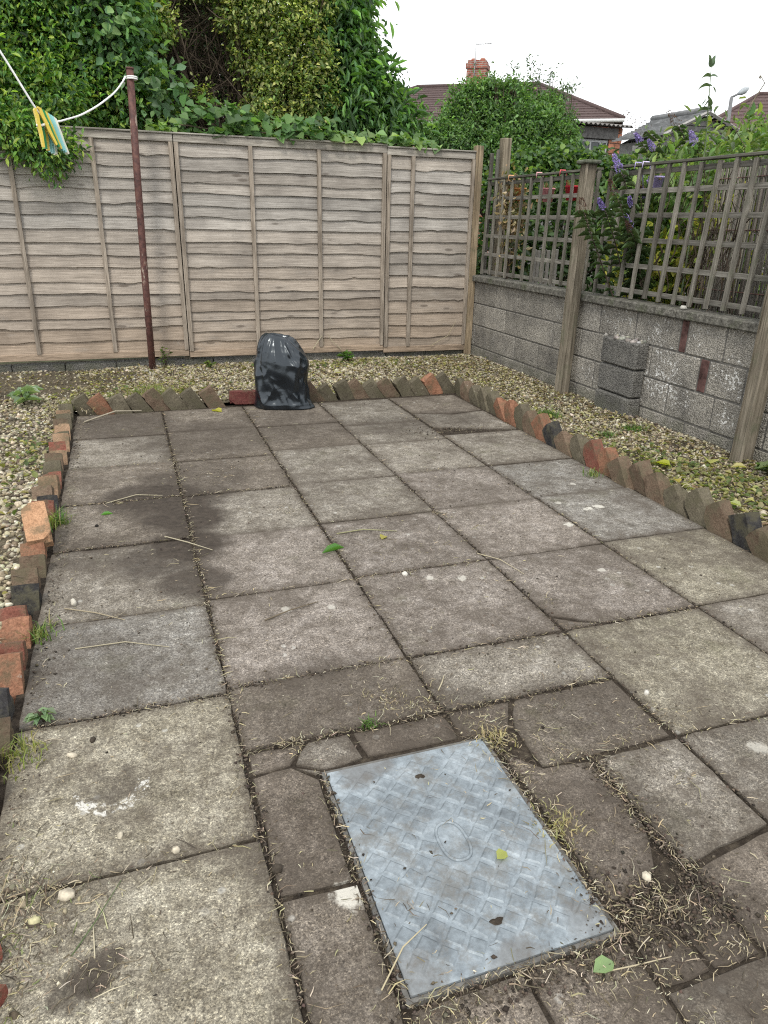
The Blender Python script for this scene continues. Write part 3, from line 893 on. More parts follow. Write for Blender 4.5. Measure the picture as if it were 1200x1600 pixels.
# ================================================================== BACK FENCE
FY = 7.40
def lap_board(w, x0, z0, h, seed, proud):
    """one waney-edged board, thick and wavy at its foot"""
    rg = random.Random(seed)
    n = max(10, int(w / .045))
    v = []; f = []
    ph = rg.uniform(0, 50)
    amp = rg.choice([.005, .008, .012, .016])
    kn = [(rg.uniform(0, w), rg.uniform(-.016, .012), rg.uniform(.02, .07)) for _ in range(rg.choice([1, 1, 2, 3]))]
    for i in range(n + 1):
        x = w * i / n
        dz = amp * (mnoise.noise(Vector((x * 2.3, ph, 0))) * 1.2 + .5 * mnoise.noise(Vector((x * 7, ph, 3))))
        for kx, ka, kw in kn: dz += ka * math.exp(-((x - kx) / kw) ** 2)
        bow = .004 * mnoise.noise(Vector((x * 1.5, ph, 7)))
        v += [(x, -proud - .006 + bow, z0 + dz), (x, -proud - .001 + bow, z0 + dz - .0015), (x, -proud + .011, z0 + dz), (x, -.004, z0 + h), (x, .004, z0 + h)]
    for i in range(n):
        a = i * 5; b = a + 5
        f += [(a, b, b + 3, a + 3), (a + 1, b + 1, b, a), (a + 2, b + 2, b + 1, a + 1), (a + 3, b + 3, b + 4, a + 4), (a + 4, b + 4, b + 2, a + 2)]
    f += [(0, 3, 4, 2, 1), (n * 5, n * 5 + 1, n * 5 + 2, n * 5 + 4, n * 5 + 3)]
    return mesh('board', v, f, M['board'])

def fence_panel(label, x0, x1, zb, zt, battens, nb, seed):
    root = empty('timber_fence', (x0, FY, zb))
    tag(root, label, 'fence', 'lapped timber panels of the back fence')
    w = x1 - x0; H = zt - zb
    rg = random.Random(seed)
    top = H - .055
    zs = [.055]
    for k in range(nb - 1): zs.append(zs[-1] + (top - .06) / nb * (1 + rg.gauss(0, .11)))
    sc = (top - .06) / (zs[-1] - zs[0] + (top - .06) / nb)
    zs = [.055 + (z - .055) * sc for z in zs]
    for k, z in enumerate(zs):
        nxt = zs[k + 1] if k + 1 < nb else top
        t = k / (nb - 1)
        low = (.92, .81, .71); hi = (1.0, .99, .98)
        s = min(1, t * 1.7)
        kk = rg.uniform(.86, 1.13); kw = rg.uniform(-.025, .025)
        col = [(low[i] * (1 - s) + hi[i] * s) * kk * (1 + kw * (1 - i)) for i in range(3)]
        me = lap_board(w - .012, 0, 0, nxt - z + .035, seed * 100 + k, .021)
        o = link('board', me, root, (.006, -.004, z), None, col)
    rb = MB().box((0, -.042, H - .062), (w, -.028, H), .003)
    rb.build('top_rail', M['rail'], root, color=(1.0, 1.0, .98))
    cp = MB().box((-.004, -.055, H + .0005), (w + .004, .03, H + .016), .004)
    cp.build('capping', M['rail'], root, color=(.92, .94, .92))
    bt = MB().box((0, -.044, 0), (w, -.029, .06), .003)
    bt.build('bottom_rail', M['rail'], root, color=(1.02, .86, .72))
    for k, (xb, wb) in enumerate(battens):
        b = MB()
        zz = np.linspace(.0605, H - .0625, 9)
        vv = []; ff = []
        for i, z in enumerate(zz):
            dx = .0022 * mnoise.noise(Vector((xb * 5, z * 3, seed))) ; hw = wb / 2
            vv += [(-hw + dx, -.052, z), (hw + dx, -.052, z), (hw + dx, -.022, z), (-hw + dx, -.022, z)]
        for i in range(8):
            a = i * 4
            ff += [(a, a + 1, a + 5, a + 4), (a + 1, a + 2, a + 6, a + 5), (a + 3, a, a + 4, a + 7)]
        ff += [(0, 3, 2, 1), (32, 33, 34, 35)]
        b.add(vv, ff)
        o = b.build('batten', M['batten'], root, color=vary((1, .97, .93), .06))
        o.location = (xb - x0, 0, 0)
        # nail heads
    return root
fence_panel('left fence panel of lapped boards half covered by overhanging shrub', -1.46, .541, .100, 2.035, [(-1.44, .036), (-.795, .036), (-.135, .036), (.520, .036)], 17, 3)
fence_panel('middle fence panel of lapped boards behind the black sack', .548, 2.545, .085, 2.035, [(.566, .036), (1.222, .036), (1.868, .036), (2.523, .036)], 18, 5)
fence_panel('narrow right fence panel of lapped boards next to the block wall', 2.551, 3.492, .060, 2.02, [(2.570, .036), (2.822, .036), (3.474, .034)], 16, 9)
for x_, lab in ((.5445, 'timber post glimpsed in the gap left of the middle fence panel'), (2.548, 'timber post glimpsed in the gap right of the middle fence panel')):
    tag(MB().box((x_ - .045, FY + .022, -.1), (x_ + .045, FY + .11, 2.0), .004).build('fence_post', M['post']), lab, 'post')
fp = MB().box((3.497, FY - .05, -.1), (3.575, FY + .03, 2.085), .004)
o = fp.build('fence_post', M['post'], color=(1.25, 1.1, .92))
tag(o, 'square brown timber post closing the lapped fence at the wall corner', 'post')
# concrete footing under the panels
ft = empty('fence_footing', (0, FY, 0))
tag(ft, 'low concrete block footing under the lapped back fence', 'footing')
for k in range(11):
    x0 = -1.5 + k * .455
    MB().box((x0, -.012, -.15), (min(3.49, x0 + .447), .09, .058), .006).build('concrete_block', M['block'], ft, color=vary((.17, .165, .155), .1))

# ================================================================== BLOCK WALL WITH PIER
WX = 3.58
wl = empty('block_wall', (WX, 4.8, 0))
tag(wl, 'grey concrete block garden wall with coping and flecks of white paint', 'wall')
core = MB().box((.006, -3.0, -.2), (.094, 2.66, .784))
core.build('mortar_core', M['mortar'], wl)
WY0, WY1 = -2.95, 2.60
zc = [(-.115, .110), (.110, .335), (.335, .560), (.560, .785)]
slots = {3: (4.045 - 4.8, 4.12 - 4.8), 2: (3.80 - 4.8, 3.885 - 4.8)}
for k, (z0, z1) in enumerate(zc):
    y = WY1 - (.10 if k % 2 else .32)
    edges = [WY1]
    while y > WY0:
        edges.append(y); y -= .45
    edges.append(WY0)
    if k in slots:
        a, b = slots[k]
        edges = [e for e in edges if abs(e - a) > .12 and abs(e - b) > .12] + [a, b]
        edges.sort(reverse=True)
    for i in range(len(edges) - 1):
        y1, y0 = edges[i], edges[i + 1]
        isb = k in slots and abs(y0 - slots[k][0]) < 1e-6 and abs(y1 - slots[k][1]) < 1e-6
        if y1 - y0 < .05: continue
        m = MB().box((random.uniform(-.003, .003) + (.003 if isb else 0), y0 + .005, z0 + .005), (.097, y1 - .005, z1 - .005), .006)
        if isb: m.build('brick', M['redbit'], wl)
        else: m.build('concrete_block', M['block'], wl, color=vary((.315, .298, .268), .09))
y = WY1 + .03
while y > WY0:
    L = random.uniform(.62, .92)
    m = MB().box((-.045 + random.uniform(-.004, .004), y - L + .006, .7855), (.14, y, .845), .008)
    m.build('coping_stone', M['coping'], wl)
    y -= L
for z0, z1, xo, dy in ((-.1, .165, .0, 0), (.172, .375, .012, .005), (.382, .575, .004, -.004)):
    m = MB().box((-.118 + xo, 4.405 - 4.8 + dy, z0), (-.004, 4.835 - 4.8 + dy, z1), .012)
    m.build('concrete_block', M['pier'], wl, color=vary((.205, .20, .188), .08))
mt = MB()
V, F, C = stones(np.stack([RNG.uniform(-.10, -.01, 26), RNG.uniform(-.38, .02, 26), np.full(26, .578)], 1), np.full(26, .022), pal(26, [(.3, .29, .26), (.2, .19, .17)]), ICO_V, ICO_F)
link('mortar_lumps', np_mesh('mortar_lumps', V, F, M['pebble'], C), wl)
# far garden behind the wall is a little higher
nb = link('neighbour_soil', sheet('neighbour_soil', 3.66, 16, 1.0, 30, lambda x, y: .25 + .05 * mnoise.noise(Vector((x, y, 0))), M['soil'], .5))
tag(nb, kind='structure')

# ------------------------------------------------------------------ posts by the wall
def wall_post(label, x, y, s, h, lean, cap):
    root = empty('timber_post', (x, y, -.05))
    tag(root, label, 'post')
    v = []; f = []
    n = 9
    for i in range(n):
        z = (h + .05) * i / (n - 1)
        dx = .004 * mnoise.noise(Vector((z * 3, x, 1))); dy = .004 * mnoise.noise(Vector((z * 3, y, 5)))
        for sx, sy in ((-1, -1), (1, -1), (1, 1), (-1, 1)):
            # worn arrises
            c = .012
            v += [(sx * (s / 2 - (c if sx * sy > 0 else 0)) + dx, sy * (s / 2 - (0 if sx * sy > 0 else c)) + dy + lean * z, z),
                  (sx * (s / 2 - (0 if sx * sy > 0 else c)) + dx, sy * (s / 2 - (c if sx * sy > 0 else 0)) + dy + lean * z, z)]
    for i in range(n - 1):
        for k in range(8):
            f.append((i * 8 + k, i * 8 + (k + 1) % 8, (i + 1) * 8 + (k + 1) % 8, (i + 1) * 8 + k))
    f += [tuple(range(7, -1, -1)), tuple((n - 1) * 8 + k for k in range(8))]
    link('shaft', mesh('shaft', v, f, M['post']), root, color=(.95, .93, .90))
    if cap:
        c = MB().box((-s * .72, -s * .72 + lean * h, h + .0505), (s * .72, s * .72 + lean * h, h + .078), .008)
        c.build('cap', M['trellis'], root, color=(.8, .9, .8))
    return root
wall_post('weathered square timber post with flat cap in the middle of the wall', 3.48, 5.33, .098, 1.80, -.012, True)
wall_post('stout timber post in front of the wall at the right edge of the picture', 3.475, 3.285, .10, 1.78, -.01, True)
o = MB().box((3.80, 7.36, 0.2), (3.89, 7.46, 2.17), .006).build('timber_post', M['post'], color=(1.05, 1.0, .92))
tag(o, 'taller pale timber post standing behind the trellis near the fence corner', 'post')
for (x, y, zt, s, lab) in ((3.70, 7.43, 2.03, .035, 'thin weathered stake close beside the fence corner post'), (3.735, 7.36, 2.06, .030, 'slightly taller thin stake behind the corner of the trellis')):
    o = MB().box((x, y, .2), (x + s, y + s, zt), .004).build('stake', M['trellis'], color=(.8, .8, .8))
    tag(o, lab, 'stake')

# ------------------------------------------------------------------ trellis
def trellis(label, y0, y1, z0, z1, nv, rows, shear, x=3.635):
    root = empty('trellis_panel', (x, y0, z0))
    tag(root, label, 'trellis', 'trellis panels along the block wall')
    W, H = y1 - y0, z1 - z0
    for i in range(nv):
        yy = (W - .03) * i / (nv - 1) + .015
        hw = random.uniform(.011, .017); lean_ = random.gauss(-.012, .016)
        b = MB()
        v = []; f = []
        for k in range(6):
            z = H * k / 5 + (random.uniform(-.01, .01) if k in (0, 5) else 0)
            w = .003 * mnoise.noise(Vector((i, z * 4, 2)))
            sy = (shear + lean_) * z / H + w
            v += [(-.018, yy - hw + sy, z), (.0, yy - hw + sy, z), (.0, yy + hw + sy, z), (-.018, yy + hw + sy, z)]
        for k in range(5):
            for j in range(4):
                f.append((k * 4 + (j + 1) % 4, k * 4 + j, (k + 1) * 4 + j, (k + 1) * 4 + (j + 1) % 4))
        f += [(0, 1, 2, 3), (23, 22, 21, 20)]
        b.add(v, f).build('upright_slat', M['trellis'], root, color=vary((1.05, 1.03, 1.0), .15))
    for r in rows:
        z = H * r; s = shear * r
        b = MB().box((.002, s, z - .017), (.02, W + s, z + .017), .002)
        b.build('cross_slat', M['trellish'], root, color=vary((1, 1, 1), .12))
    b = MB().box((-.024, shear, H + .003), (.03, W + shear, H + .021), .003)
    b.build('capping', M['trellish'], root, color=(.8, .82, .78))
    return root
trellis('trellis panel between the fence corner and the capped post', 5.40, 7.34, .862, 1.765, 12, (.03, .22, .42, .62, .81, .965), -.03)
trellis('trellis panel right of the capped post, overgrown with purple flowers', 3.33, 5.26, .862, 1.765, 13, (.05, .25, .45, .64, .82, .96), -.05)
o = link('pebble', np_mesh('pebble', *stones(np.array([[0, 0, 0.0]]), np.array([.03]), np.array([[.62, .60, .55]]), ICO_V, ICO_F)[:2], M['pebble'], np.repeat(np.array([[.45, .44, .40]]), 12, 0)), None, (3.57, 4.12, .858))
tag(o, 'white pebble resting on the wall coping below the trellis', 'stone')

# reed screen behind the right trellis
rs = empty('reed_screen', (4.02, 3.0, .3))
tag(rs, 'tall pale brown reed screen behind the right end of the trellis', 'screen')
b = MB()
y = 0.0
while y < 1.52:
    r = random.uniform(.0035, .006)
    b.tube([(random.gauss(0, .004), y, 0), (random.gauss(0, .005), y + random.gauss(0, .006), .75), (random.gauss(0, .004), y + random.gauss(0, .01), 1.46 + random.gauss(0, .02))], r, 4)
    y += random.uniform(.008, .0125)
V = np.array(b.v); F = np.array([q for q in b.f if len(q) == 4])
nre = len(V) // 12
cc = np.repeat(pal(nre, [(.17, .155, .13), (.23, .21, .18), (.11, .10, .085), (.145, .135, .12)], .12), 12, 0)
rr = tag(link('reeds', np_mesh('reeds', V, F, M['straw'], cc), rs), kind='stuff')
for z in (.25, .65, 1.05, 1.38):
    MB().tube([(-.01, -.02, z), (-.012, .7, z + .01), (-.01, 1.52, z)], .003, 4).build('wire', M['rust'], rs)

# ================================================================== SACK, POLE, LINE AND PEGS
def sack():
    """taut plastic: broad smooth planes broken by long pulled creases, a folded-over top and a loose foot"""
    rg = random.Random(5)
    nu, nv = 200, 130
    prof = [(0, .190, .145), (.025, .212, .160), (.08, .216, .170), (.28, .206, .166), (.5, .198, .160), (.68, .186, .150), (.80, .170, .132), (.88, .152, .112), (.94, .132, .090), (.98, .112, .070), (1.0, .090, .052)]
    ts_ = [q[0] for q in prof]
    # creases: (u0, t0, u1, t1, depth, width); u in turns, the front is near u = .75
    cr = []
    for k in range(9): cr.append((.60 + .035 * k + rg.uniform(-.01, .01), .98, .56 + .05 * k + rg.uniform(-.03, .03), rg.uniform(.60, .80), rg.uniform(.007, .013), .018))
    for k in range(11):
        u0 = .86 + rg.uniform(-.02, .02); t0 = .58 + rg.uniform(-.05, .05); an = rg.uniform(0, 2 * PI); L = rg.uniform(.15, .42)
        cr.append((u0, t0, u0 + .30 * L * math.cos(an), t0 + L * math.sin(an), rg.uniform(.006, .014), .022))
    for k in range(12):
        u0 = rg.uniform(.52, 1.0); t0 = rg.uniform(.0, .12); cr.append((u0, t0, u0 + rg.uniform(-.07, .07), t0 + rg.uniform(.12, .38), rg.uniform(.006, .015), .02))
    for k in range(16):
        u0 = rg.uniform(.5, 1.0); t0 = rg.uniform(.1, .9); an = rg.uniform(-.9, .9) + PI / 2 * rg.choice((0, 1)); L = rg.uniform(.08, .22)
        cr.append((u0, t0, u0 + .35 * L * math.cos(an), t0 + L * math.sin(an), rg.uniform(.003, .007), .014))
    for k in range(14):
        u0 = rg.uniform(.0, .5); t0 = rg.uniform(.1, .9); cr.append((u0, t0, u0 + rg.uniform(-.1, .1), t0 + rg.uniform(-.3, .3), rg.uniform(.004, .01), .02))
    U, T = np.meshgrid(np.arange(nu) / nu, np.arange(nv + 1) / nv)
    Dm = np.zeros_like(U)
    for u0, t0, u1, t1, dep, wd in cr:
        dep *= .92
        for off in (-1, 0, 1):
            ax, ay = (U + off - u0) * 1.15, (T - t0) * .55
            bx, by = (u1 - u0) * 1.15, (t1 - t0) * .55
            w = np.clip((ax * bx + ay * by) / (bx * bx + by * by + 1e-9), 0, 1)
            d = np.hypot(ax - bx * w, ay - by * w)
            fade = np.sin(PI * np.clip(w, .04, .96)) ** .6
            Dm += dep * np.exp(-d / (wd * .8)) * fade - dep * .55 * np.exp(-((d - 2.2 * wd) / (1.5 * wd)) ** 2) * fade
    A_ = np.interp(T, ts_, [q[1] for q in prof]); B_ = np.interp(T, ts_, [q[2] for q in prof])
    an = 2 * PI * U; c = np.cos(an); s_ = np.sin(an)
    low = np.array([[mnoise.noise(Vector((math.cos(2 * PI * i / nu) * 1.1, math.sin(2 * PI * i / nu) * 1.1, 2.2 * j / nv))) for i in range(nu)] for j in range(nv + 1)])
    d = Dm + .030 * low
    X = A_ * np.sign(c) * np.abs(c) ** .86 + c * d; Yy = B_ * np.sign(s_) * np.abs(s_) ** .86 + s_ * d
    Z = .545 * T - .012 * c * T ** 3 + .012 * low * T
    X = X - .020 * T + .010 * np.sin(T * 6) + .022 * np.exp(-((T - .62) / .16) ** 2) * np.clip(c, 0, 1)
    w = np.clip(1 - T / .16, 0, 1) ** 2 * np.clip((c - .25) / .75, 0, 1); X = X + .055 * w; Yy = Yy - .045 * w
    w = np.clip(1 - T / .12, 0, 1) ** 2 * np.clip((-c - .4) / .6, 0, 1); X = X - .015 * w; Yy = Yy - .02 * w
    Z = np.maximum(Z, .003)
    grid = np.stack([X, Yy, Z], 2)
    v = [tuple(q) for q in grid.reshape(-1, 3)]
    f = []
    for j in range(nv):
        for i in range(nu):
            f.append((j * nu + i, j * nu + (i + 1) % nu, (j + 1) * nu + (i + 1) % nu, (j + 1) * nu + i))
    base = nv * nu
    for rr_, zz in ((.94, .008), (.80, .0), (.5, -.03), (.14, -.03)):
        k = len(v)
        for i in range(nu):
            q = v[base + i]; cx, cy = -.018, 0
            v.append((cx + (q[0] - cx) * rr_, cy + (q[1] - cy) * rr_, q[2] + zz + .010 * mnoise.noise(Vector((q[0] * 14, q[1] * 14, rr_ * 4)))))
        pb = k - nu
        for i in range(nu): f.append((pb + i, pb + (i + 1) % nu, k + (i + 1) % nu, k + i))
    k = len(v) - nu
    f.append(tuple(k + i for i in range(nu)))
    f.append(tuple(range(nu - 1, -1, -1)))
    return mesh('rubbish_sack', v, f, M['bag'], True)
o = link('rubbish_sack', sack(), None, (1.085, 5.50, .0), (0, 0, R(-14)))
tag(o, 'full black plastic rubbish sack standing at the back of the patio', 'rubbish sack')

pole = empty('washing_line_pole', (.178, 7.17, 0))
tag(pole, 'thin rusty dark red metal pole standing in front of the fence', 'pole')
MB().tube([(0, 0, -.1), (.012, 0, .8), (.03, 0, 1.6), (.054, 0, 2.475)], [.031, .0305, .030, .0295], 14).build('shaft', M['rust'], pole, True)
MB().tube([(.054, 0, 2.476), (.0543, 0, 2.489)], [.034, .032], 14).build('top_plate', M['rust'], pole, True)
rp = [at(-420, -560, 1.75), at(-140, -135, 1.84), at(0, 80, 1.88), at(57, 171, 1.90), at(70, 181, 1.945), at(85, 190, 1.99), at(106, 186, 2.3), at(132, 177, 2.9), at(160, 160, 3.9), at(182, 141, 5.4), at(196, 121, 7.12)]
# smooth the line a little
sm = []
for i in range(len(rp) - 1):
    p0 = rp[max(i - 1, 0)]; p1 = rp[i]; p2 = rp[i + 1]; p3 = rp[min(i + 2, len(rp) - 1)]
    for k in range(6):
        t = k / 6
        sm.append(.5 * ((2 * p1) + (p2 - p0) * t + (2 * p0 - 5 * p1 + 4 * p2 - p3) * t * t + (3 * p1 - p0 - 3 * p2 + p3) * t ** 3))
sm.append(rp[-1])
ln = empty('washing_line', tuple(rp[-1]))
tag(ln, 'sagging white washing line running from the rusty pole out to the left', 'washing line')
b = MB(); b.tube([q - rp[-1] for q in sm], [.0021] * (len(sm) - 24) + [.0021 + .0040 * k / 24 for k in range(24)], 6)
b.build('rope', M['rope'], ln, True)
b = MB()
for dz in (0, .014):
    b.tube([(Vector((.052, .05, dz)) + Vector((.04 * math.cos(t), .04 * math.sin(t), 0))) for t in [2 * PI * k / 14 for k in range(15)]], .006, 6, False)
b.tube([(0, 0, .01), (-.02, -.01, -.02), (-.012, -.005, -.05)], .006, 5)
b.build('knot', M['rope'], ln, True)
PEGC = [((.82, .62, .10), 'yellow'), ((.03, .30, .10), 'green'), ((.80, .62, .10), 'yellow'), ((.25, .62, .62), 'pale turquoise'), ((.35, .68, .70), 'pale blue'), ((.82, .80, .66), 'cream')]
PEGL = ['yellow clothes peg on the line, nearest the left edge of the picture', 'dark green clothes peg clipped behind the first yellow one', 'second yellow clothes peg between the green and turquoise ones',
        'turquoise clothes peg in the middle of the bunch on the line', 'pale blue clothes peg next to the cream one', 'cream clothes peg nearest the rusty pole']
p1, p2 = at(57, 171, 1.90), at(85, 190, 1.99)
dr = (p2 - p1); 
for k, (pc, nm) in enumerate(PEGC):
    q = p1 + dr * ((k + .3) / 6)
    root = empty('clothes_peg', tuple(q), 0)
    root.scale = (.80,) * 3
    tag(root, PEGL[k], 'clothes peg', 'pegs bunched on the washing line')
    yaw = R(18 + 2 * k)
    root.rotation_euler = (R(4 - 2 * k), R(-14 + 1.5 * k), yaw)
    g = G('peg_plastic'); pm = g.surf(g.mix(g.noise(g.obj(), 60, 3), tuple(x * .85 for x in pc), pc), .45, None, .4)
    for s in (-1, 1):
        jb = MB()
        # one jaw: grips at the top, wedge to the finger ends
        pr = [(.004, .008), (.011, .002), (.0125, -.018), (.015, -.03), (.017, -.055), (.022, -.088), (.017, -.09), (.009, -.055), (.006, -.03), (.0025, -.012), (.0045, -.002), (.0015, .006)]
        pr = [(x * .92, z * .98) for x, z in pr]; n = len(pr); T = .0075
        vv = [(s * x, -T, z) for x, z in pr] + [(s * x, T, z) for x, z in pr]
        ff = [tuple(range(n)) if s < 0 else tuple(range(n - 1, -1, -1)), tuple(range(2 * n - 1, n - 1, -1)) if s < 0 else tuple(range(n, 2 * n))]
        ff += [((i + 1) % n, i, n + i, n + (i + 1) % n) if s < 0 else (i, (i + 1) % n, n + (i + 1) % n, n + i) for i in range(n)]
        jb.add(vv, ff).build('jaw', pm, root)
    MB().tube([(-.016, 0, -.034), (0, 0, -.036), (.016, 0, -.034)], .0035, 6).build('spring', M['rope'], root, True)

# ================================================================== PLANTING BEHIND THE FENCE
GREEN1 = [(.10, .21, .055), (.14, .28, .065), (.24, .38, .08), (.06, .135, .045), (.33, .45, .09), (.10, .22, .075), (.17, .30, .06)]
GREENB = [(.07, .15, .055), (.095, .19, .07), (.055, .11, .045), (.12, .22, .085)]
GOLD = [(.30, .35, .10), (.40, .44, .15), (.22, .29, .085), (.48, .50, .21), (.13, .19, .055), (.11, .18, .055), (.16, .23, .07)]
DARKG = [(.03, .062, .02), (.042, .085, .025), (.055, .11, .03), (.024, .05, .018)]
IVY = [(.045, .095, .035), (.065, .13, .042), (.085, .16, .048), (.14, .22, .055)]
behind = lambda P: ~((P[:, 1] < FY + .06) & (P[:, 2] < 2.09))
def behind_or_over(P):
    over = (P[:, 1] < FY - .06) & (P[:, 2] > 1.56)
    return (P[:, 1] > FY + .06) | (P[:, 2] > 2.09) | over
shrub('leafy_shrub', 'large green shrub hanging over the left end of the back fence', 'shrub', (-.6, 8.5, 0.0),
      [((-1.25, 8.3, 2.75), (.62, .5, .75)), ((-.65, 8.25, 2.75), (.55, .5, .7)), ((-.05, 8.2, 2.65), (.48, .45, .62)), ((-.4, 8.2, 3.35), (.65, .5, .55)), ((-1.2, 8.3, 3.5), (.7, .5, .5)),
       ((.22, 8.0, 2.35), (.34, .35, .4)), ((-.95, 7.75, 2.3), (.4, .38, .35)), ((-.45, 7.72, 2.25), (.4, .32, .35)), ((-.68, 7.31, 1.98), (.24, .16, .18), 1.1), ((-.46, 7.30, 1.84), (.22, .13, .18), 1.1), ((-.86, 7.3, 2.05), (.28, .14, .14)),
       ((.30, 8.3, 3.1), (.3, .4, .4))],
      2400, .047, .36, GREEN1, .06, keep=behind_or_over, droop=.45, sub=12, Lj=.42, jit=.26)
shrub('bramble_shrub', 'blue green broad leaved bramble growing through the left shrub', 'shrub', (.25, 8.0, 0.0),
      [((.12, 7.85, 2.95), (.32, .25, .38)), ((.40, 7.8, 2.45), (.26, .22, .26)), ((-.05, 7.85, 3.35), (.3, .25, .2))], 620, .072, .72, [(.12, .22, .11), (.15, .27, .135), (.10, .185, .085), (.19, .32, .12)], .02, keep=behind, sub=5)
shrub('golden_shrub', 'yellow green small leaved shrub in the middle above the fence', 'shrub', (1.5, 8.9, 0.0),
      [((1.62, 8.5, 3.35), (.42, .45, .45)), ((1.90, 8.4, 3.0), (.34, .40, .55)), ((1.72, 8.35, 2.55), (.34, .34, .42)), ((2.02, 8.35, 2.5), (.26, .3, .36)), ((1.15, 8.55, 3.62), (.5, .4, .32)), ((1.42, 8.25, 2.28), (.26, .22, .16)),
       ((.62, 8.75, 3.62), (.38, .4, .22)), ((1.42, 8.35, 2.85), (.16, .22, .24), .55), ((.62, 8.30, 3.05), (.16, .2, .22), .5), ((1.30, 8.4, 3.2), (.2, .2, .2), .6), ((2.15, 8.25, 2.75), (.14, .2, .3), .6), ((2.18, 8.3, 3.4), (.12, .2, .2), .6), ((.95, 8.3, 2.45), (.12, .15, .12), .5)],
      2700, .036, .5, GOLD, .05, keep=behind, droop=.1, sub=14, jit=.3, Lj=.4)
shrub('laurel', 'tall dark green bush with long pointed leaves beside open sky', 'bush', (2.6, 9.0, 0.0),
      [((2.42, 8.7, 3.55), (.26, .35, .5)), ((2.38, 8.6, 3.0), (.30, .35, .5)), ((2.62, 8.65, 2.62), (.42, .38, .42)), ((2.36, 8.5, 2.45), (.36, .3, .32)), ((2.95, 8.6, 2.38), (.30, .3, .24)), ((2.55, 8.8, 3.35), (.22, .3, .5))],
      1200, .105, .22, [(.10, .20, .08), (.14, .27, .095), (.19, .35, .10), (.07, .145, .06)], .05, keep=behind, droop=.6, sub=9, Lj=.4, jit=.25)
shrub('young_tree', 'small open bush with fine leaves right of the tall pointed leaved bush', 'bush', (2.95, 9.1, 0.0),
      [((2.80, 8.75, 2.95), (.12, .15, .26), .7), ((2.88, 8.7, 2.62), (.28, .25, .28)), ((3.10, 8.7, 2.45), (.24, .25, .24)), ((2.86, 8.75, 3.18), (.05, .07, .14), .7)], 1100, .05, .42, GREENB, .025, keep=behind, sub=9)
# dead bare twigs in the shaded hollow
tw = empty('bare_hedge', (.85, 8.95, 0))
tag(tw, 'dark tangle of bare twigs in the hollow between two shrubs', 'hedge')
b = MB()
for k in range(1300):
    p = Vector((random.gauss(.12, .34), random.gauss(-.1, .2), random.uniform(1.9, 3.5)))
    d = Vector((random.gauss(0, 1), random.gauss(0, .6), random.gauss(-.4, .8))).normalized() * random.uniform(.2, .5)
    b.tube([p, p + d * .5 + Vector((0, 0, -.03)), p + d], [.005, .004, .002], 4, False)
tag(b.build('twigs', M['bark'], tw, False), kind='stuff')
b = MB()
for k in range(5):
    b.tube([(random.uniform(-.2, .2), random.uniform(-.1, .1), -.05), (random.uniform(-.3, .3), 0, 1.6), (random.uniform(-.4, .4), random.uniform(-.1, .1), 3.3)], [.03, .022, .01], 6)
b.build('stem', M['bark'], tw, True)
shrub('evergreen_hedge', 'dark evergreen mass far behind the hollow of bare twigs', 'hedge', (.9, 10.4, 0.0),
      [((.2, 10.4, 2.8), (1.1, .5, 1.2)), ((1.4, 10.4, 2.8), (1.1, .5, 1.2)), ((.8, 10.4, 3.9), (1.3, .5, .7)), ((-1.0, 10.4, 3.2), (1.1, .5, 1.4))], 1500, .075, .5, DARKG, .08, sub=12)
# bindweed and bramble along the fence top
def vine(name, label, spans, L, cols, n, zr=(2.04, 2.22), seed=3):
    rg = np.random.default_rng(seed)
    root = empty(name, (spans[0][0], FY + .12, 2.0))
    tag(root, label, 'climber')
    P = []; 
    for x0, x1, k, dz in spans:
        m = int(n * k)
        x = rg.uniform(x0, x1, m); y = FY + rg.uniform(-.05, .30, m); z = zr[0] + (zr[1] - zr[0]) * rg.random(m) ** 1.2 * dz + .02
        P.append(np.stack([x, y, z], 1))
    P = np.concatenate(P)
    D = np.stack([rg.normal(0, .6, len(P)), rg.normal(-.8, .4, len(P)), rg.normal(-.15, .4, len(P))], 1)
    Nn = np.stack([rg.normal(0, .3, len(P)), rg.normal(-.5, .3, len(P)), np.full(len(P), .8)], 1)
    V, F, C = leaves(P, D, Nn, L * (1 + rg.normal(0, .28, len(P))).clip(.4, 1.6), .85, pal(len(P), cols, .16, rg), 1.3, .15)
    o0 = np.array(root.location)
    link('leaves', np_mesh('leaves', V - o0, F, M['leaf'], C), root)
    b = MB()
    for x0, x1, k, dz in spans:
        pts = [Vector((x0 + (x1 - x0) * i / 8, FY + .08 + .05 * mnoise.noise(Vector((i, x0, 0))), zr[0] + .05 * dz + .03 * mnoise.noise(Vector((i * 2, x0, 4))))) - Vector(o0) for i in range(9)]
        b.tube(pts, .006, 5)
    b.build('stem', M['bark'], root, True)
    return root
vine('climbing_bramble', 'broad leaved green climber spilling over the top of the middle fence panel', [(.62, 1.25, 1.0, 1.5), (1.05, 2.05, 1.6, 1.1)], .085, [(.10, .20, .07), (.13, .24, .08), (.17, .30, .10), (.075, .14, .055)], 140)
vine('climbing_bindweed', 'paler climber leaves along the fence top near the narrow panel', [(1.95, 2.75, 1.0, .55), (.35, .62, .4, .5), (2.6, 3.1, .7, .4)], .075, [(.17, .28, .11), (.22, .33, .10), (.13, .23, .08)], 130, seed=8)

